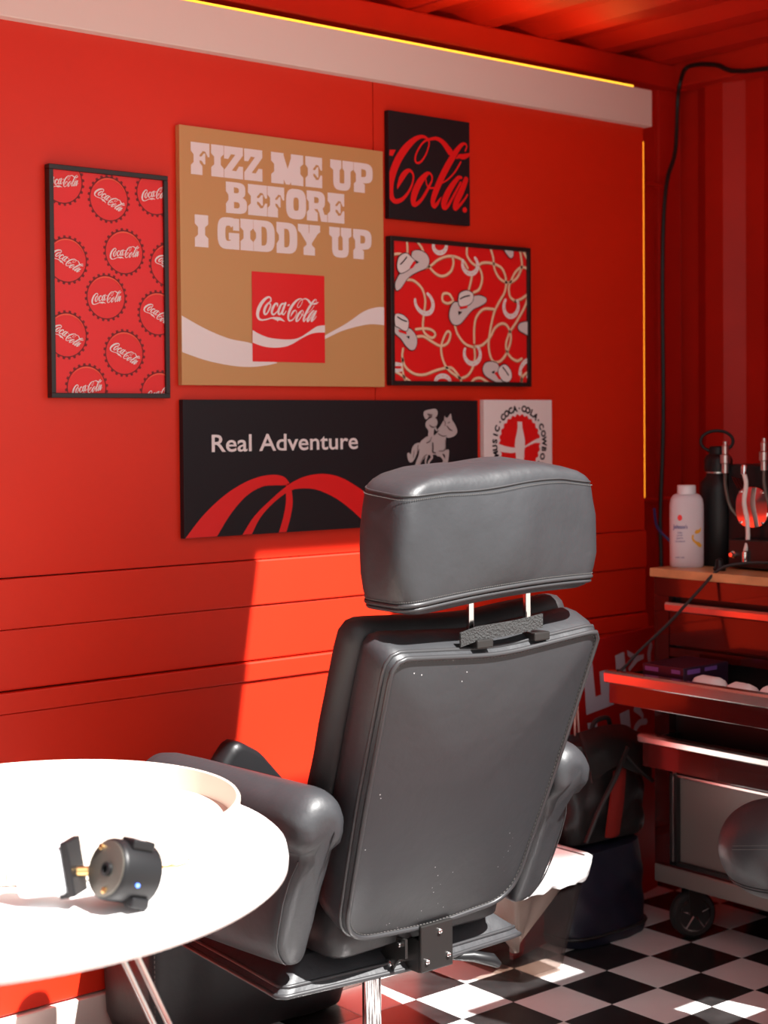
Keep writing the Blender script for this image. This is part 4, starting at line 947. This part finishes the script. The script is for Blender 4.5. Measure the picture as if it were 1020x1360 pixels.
# leaning sign
s0 = Vector((3.2, 3.09, 0)); sd = Vector((math.cos(math.radians(13)), math.sin(math.radians(13)), 0)); sn = Vector((-sd.y, sd.x, 0))
sg = empty('floor_sign', s0, 'red board with big white letters standing on the floor behind the cabinet', 'sign')
zt0 = PP(780, 853, s0, sn); zt1 = PP(868, 832, s0, sn)
top = (zt0.z+zt1.z)/2
a0, a1 = -.22, (zt1-s0).dot(sd)+.02
mb = MB(); mb.loft([[s0+sd*a+uz*z+sn*d for z, d in ((0, 0), (top, 0), (top, .012), (0, .012))] for a in (a0, a1)]).build('board', 'sign_red', sg)
def smap(p, lay): return s0+sd*p[0]+uz*p[1]-sn*(.0008*lay)
def z6(x, y):
    q = PP(740+x/6.8, 820+y/6.8, s0, sn); return np.array([(q-s0).dot(sd), q.z])
for poly in ([(232,422),(315,410),(345,715),(395,697),(380,490),(460,468),(490,660),(512,655),(512,785),(262,882)], [(520,345),(603,310),(640,760),(560,790)],
             [(630,295),(720,345),(780,330),(780,375),(725,400),(650,490),(640,460),(690,385),(635,345)], [(270,955),(358,942),(390,1240),(310,1280)], [(420,1015),(505,988),(520,1150),(440,1180)],
             [(562,870),(648,830),(680,1180),(600,1210)], [(40,800),(155,735),(165,860),(40,895)], [(0,1000),(30,980),(110,965),(120,1260),(0,1300)]):
    art('letter', [[z6(*p) for p in poly]], 'sign_white', sg, smap, 1, (a0+.005, a1-.005, .005, top-.005))
art('letter', mapstroke([(845,250,18),(828,330,22),(838,440,16)], z6), 'sign_white', sg, smap, 1, (a0+.005, a1-.005, .005, top-.005))
art('letter', mapstroke([(800,940,18),(745,950,20),(705,1010,22),(715,1090,20),(760,1110,16)], z6), 'sign_white', sg, smap, 1, (a0+.005, a1-.005, .005, top-.005))
art('letter', mapstroke([(700,830,16),(740,850,20),(770,890,14)], z6), 'sign_white', sg, smap, 1, (a0+.005, a1-.005, .005, top-.005))
pcs = [PP(740+x/6.8, 820+y/6.8, s0-sn*.03, sn) for x, y in ((165, 600), (160, 900), (160, 1200), (180, 1500))]
pcs2 = [PP(740+x/6.8, 820+y/6.8, s0-sn*.03, sn) for x, y in ((168, 600), (185, 850), (205, 1180), (215, 1500))]
topk = pcs[0]+uz*.16
o = MB().tube([pcs[3], pcs[2], pcs[1], pcs[0], topk, pcs2[0]+Vector((.003, 0, 0)), pcs2[1], pcs2[2], pcs2[3]], .003, 6).build('hanging_cord', 'cord_pink', None, True)
tag(o, 'pale pink looped cord hanging in front of the red floor sign', 'cord')

# bags
def lump(c, hx, hy, z0, z1, taper, amp, seed, sc=7, n=72, exp=3.5, topr=.12, lean=0):
    loops = []; K = 22
    for i in range(K+1):
        t = i/K; z = z0+(z1-z0)*t
        k = 1-taper*t
        if t < .06: k *= .93+.07*t/.06
        if t > 1-topr: k *= max(.05, math.cos((t-(1-topr))/topr*1.35))
        lp = []
        for j in range(n):
            a = j*2*math.pi/n; ca, sa = math.cos(a), math.sin(a)
            x = hx*k*math.copysign(abs(ca)**(2/exp), ca); y = hy*k*math.copysign(abs(sa)**(2/exp), sa)
            d = amp*noise.noise(Vector((x*sc+seed, y*sc, z*sc*1.4)))+amp*.6*noise.noise(Vector((x*sc*2.3+z*9+seed, y*sc*2.3, z*sc*2)))
            lp.append(Vector((c[0]+x+ca*d+lean*t, c[1]+y+sa*d, z)))
        loops.append(lp)
    return MB().loft(loops)
nb = empty('navy_bag', (3.32, 3.03, 0), 'slouched dark navy bag on the floor beside the cabinet wheel', 'bag')
lump((3.305, 3.045), .165, .085, .002, .275, .04, .013, 3.1, topr=.05).build('bag_body', 'navy', nb, True, 60)
MB().tube([(3.305+.168*math.copysign(abs(math.cos(a))**.57, math.cos(a)), 3.045+.088*math.copysign(abs(math.sin(a))**.57, math.sin(a)), .030) for a in np.linspace(0, 2*math.pi, 49)[:-1]], .005, 6, True).build('base_welt', 'black_nylon', nb, True, 80)
bp_ = empty('backpack', (3.34, 3.07, .275), 'black backpack with red straps lying on top of the navy bag', 'backpack')
lump((3.335, 3.060), .165, .074, .278, .575, .16, .016, 8.3, sc=9, exp=3.6, topr=.10, lean=.015).build('pack_body', 'black_nylon', bp_, True, 60)
fy = 2.972
def sheet(rows, th=.006):
    """soft panel: rows of points across, thickened toward the wall"""
    mb = MB(); A = [[Vector(p)+Vector((0, .006*noise.noise(Vector(p)*22), .004*noise.noise(Vector(p)*31))) for p in r] for r in rows]
    F_ = [crom([tuple(p) for p in r], 5) for r in A]
    n = len(F_[0]); fr = [Vector(p) for r in F_ for p in r]; bk_ = [p+Vector((0, th, 0)) for p in fr]
    N = len(fr); fs = []
    for i in range(len(F_)-1):
        for j in range(n-1):
            q = (i*n+j, i*n+j+1, (i+1)*n+j+1, (i+1)*n+j); fs += [q, tuple(k+N for k in reversed(q))]
    R_ = len(F_)
    loop = [j for j in range(n)]+[i*n+n-1 for i in range(1, R_)]+[(R_-1)*n+j for j in range(n-2, -1, -1)]+[i*n for i in range(R_-2, 0, -1)]
    for k in range(len(loop)):
        a, b = loop[k], loop[(k+1) % len(loop)]; fs.append((a, b, b+N, a+N))
    return mb.add(fr+bk_, fs)
sheet([[(3.225, 3.02, .585), (3.30, 3.01, .595), (3.40, 3.015, .585), (3.47, 3.03, .555)], [(3.20, fy-.004, .53), (3.29, fy-.012, .54), (3.40, fy-.012, .53), (3.485, fy+.01, .50)], [(3.215, fy-.012, .455), (3.30, fy-.018, .49), (3.40, fy-.018, .455), (3.47, fy-.004, .43)]]).build('top_flap', 'black_nylon', bp_, True, 60)
MB().tube(crom([(3.355, fy-.012, .535), (3.30, fy-.022, .47), (3.235, fy-.016, .38), (3.19, fy-.008, .295)], 6), .0075, 8).build('strap', 'black_nylon', bp_, True)
MB().tube(crom([(3.345, fy-.014, .52), (3.40, fy-.020, .465), (3.465, fy-.010, .425)], 6), .006, 8).build('strap', 'black_nylon', bp_, True)
sheet([[(3.31, fy-.006, .475), (3.335, fy-.010, .480), (3.355, fy-.006, .47)], [(3.285, fy-.012, .39), (3.315, fy-.018, .39), (3.345, fy-.012, .39)], [(3.275, fy-.008, .295), (3.30, fy-.012, .29), (3.325, fy-.008, .295)]]).build('side_panel', 'strap_red', bp_, True, 60)
MB().tube(crom([(3.29, 3.035, .578), (3.30, 3.03, .605), (3.35, 3.03, .610), (3.37, 3.035, .580)], 5), .007, 8).build('grab_handle', 'black_nylon', bp_, True)

# bin
bn = empty('waste_bin', (2.95, 3.0, 0), 'smoky transparent waste bin with a white liner beside the chair', 'bin')
def rect(x0, x1, y0, y1, z, r=.02):
    return [Vector((p[0], p[1], z)) for p in resample(rpoly([(x0, y0), (x1, y0), (x1, y1), (x0, y1)], [r]*4, 4), 64)]
B0 = (2.872, 3.03, 2.895, 3.13); B1 = (2.805, 3.088, 2.848, 3.16)
mixr = lambda t, z, s_=0: rect(B0[0]+(B1[0]-B0[0])*t+s_, B0[1]+(B1[1]-B0[1])*t-s_, B0[2]+(B1[2]-B0[2])*t+s_, B0[3]+(B1[3]-B0[3])*t-s_, z)
MB().loft([mixr(0, .001), mixr(.02, .008), mixr(1, .300), mixr(1, .300, .003), mixr(.02, .012, .003), mixr(0, .010, .004)]).build('bin_body', 'smoke', bn, True, 40)
def crumple(lp, amp, sc, sd_): return [p+Vector((noise.noise(Vector((p.x*sc+sd_, p.y*sc, p.z*sc)))*amp, noise.noise(Vector((p.x*sc, p.y*sc+sd_, p.z*sc)))*amp, noise.noise(Vector((p.x*sc, p.y*sc, p.z*sc+sd_)))*amp)) for p in lp]
MB().loft([crumple(mixr(.82, .238, -.005), .010, 25, 2), crumple(mixr(.86, .252, -.006), .006, 35, 2), crumple(mixr(.95, .285, -.007), .006, 35, 2), mixr(1, .304, -.006), mixr(1, .308, -.001), mixr(1, .303, .005)], cap0=False, cap1=False).build('liner_cuff', 'liner', bn, True, 80)
tip = Vector((2.93, 2.98, .03))
def conel(t): return [p.lerp(tip+Vector((.02*math.cos(i*.1), .02*math.sin(i*.1), 0)), t) for i, p in enumerate(mixr(.98, .300, .006))]
MB().loft([conel(0), crumple(conel(.25), .010, 22, 5), crumple(conel(.5), .012, 22, 6), crumple(conel(.75), .008, 30, 7), conel(.93)], cap0=False).build('liner_bag', 'liner', bn, True, 80)

# ================================================================== STOOL
sc_ = CAM+(fwd*CF+rgt*(1034-510)-upv*(1127-CPY))*(3.6/CF)
st = empty('work_stool', (sc_.x, sc_.y, 0), 'round padded black leather stool at the right edge in front of the cabinet', 'stool')
rx_, rz_ = .134, .110
prof = [(rx_*math.cos(a)**.9 if math.cos(a) > 0 else 0, rz_*math.sin(a)) for a in np.linspace(-math.pi/2+.02, math.pi/2-.02, 33)]
MB().lathe(prof, sc_, 64).build('seat', 'leather', st, True, 80)
for zz in (-.066, -.074):
    rr = rx_*(1-(zz/rz_)**2)**.45+.0008
    MB().tube([sc_+Vector((rr*math.cos(a), rr*math.sin(a), zz)) for a in np.linspace(0, 2*math.pi, 65)[:-1]], .0016, 6, True).build('seat_seam', 'leather_dk', st, True, 80)
for off in (-.004, .004):
    pts = []
    for a in np.linspace(-1.1, 1.1, 25):
        v = (-fh*math.cos(a)+rh*math.sin(a)); q = Vector((v.x*rx_, v.y*rx_, 0)); zz = .012+.040*math.cos(a*.9)+off-.015
        k = math.sqrt(max(0, 1-(zz/rz_)**2)); pts.append(sc_+q*k*1.004+uz*zz)
    mb = MB()
    for i in range(len(pts)-1):
        for q in (.05, .38, .72): mb.tube([pts[i].lerp(pts[i+1], q), pts[i].lerp(pts[i+1], q+.22)], .0008, 4)
    tag(mb.build('stitching', 'thread', st), kind='stuff')
MB().lathe([(.018, .04), (.018, sc_.z-.10)], (sc_.x+.0, sc_.y, 0), 20).build('column', 'chrome', st, True)
MB().lathe([(.17, 0), (.172, .008), (.10, .022), (.03, .04)], (sc_.x, sc_.y, 0), 40).build('base', 'chrome', st, True)
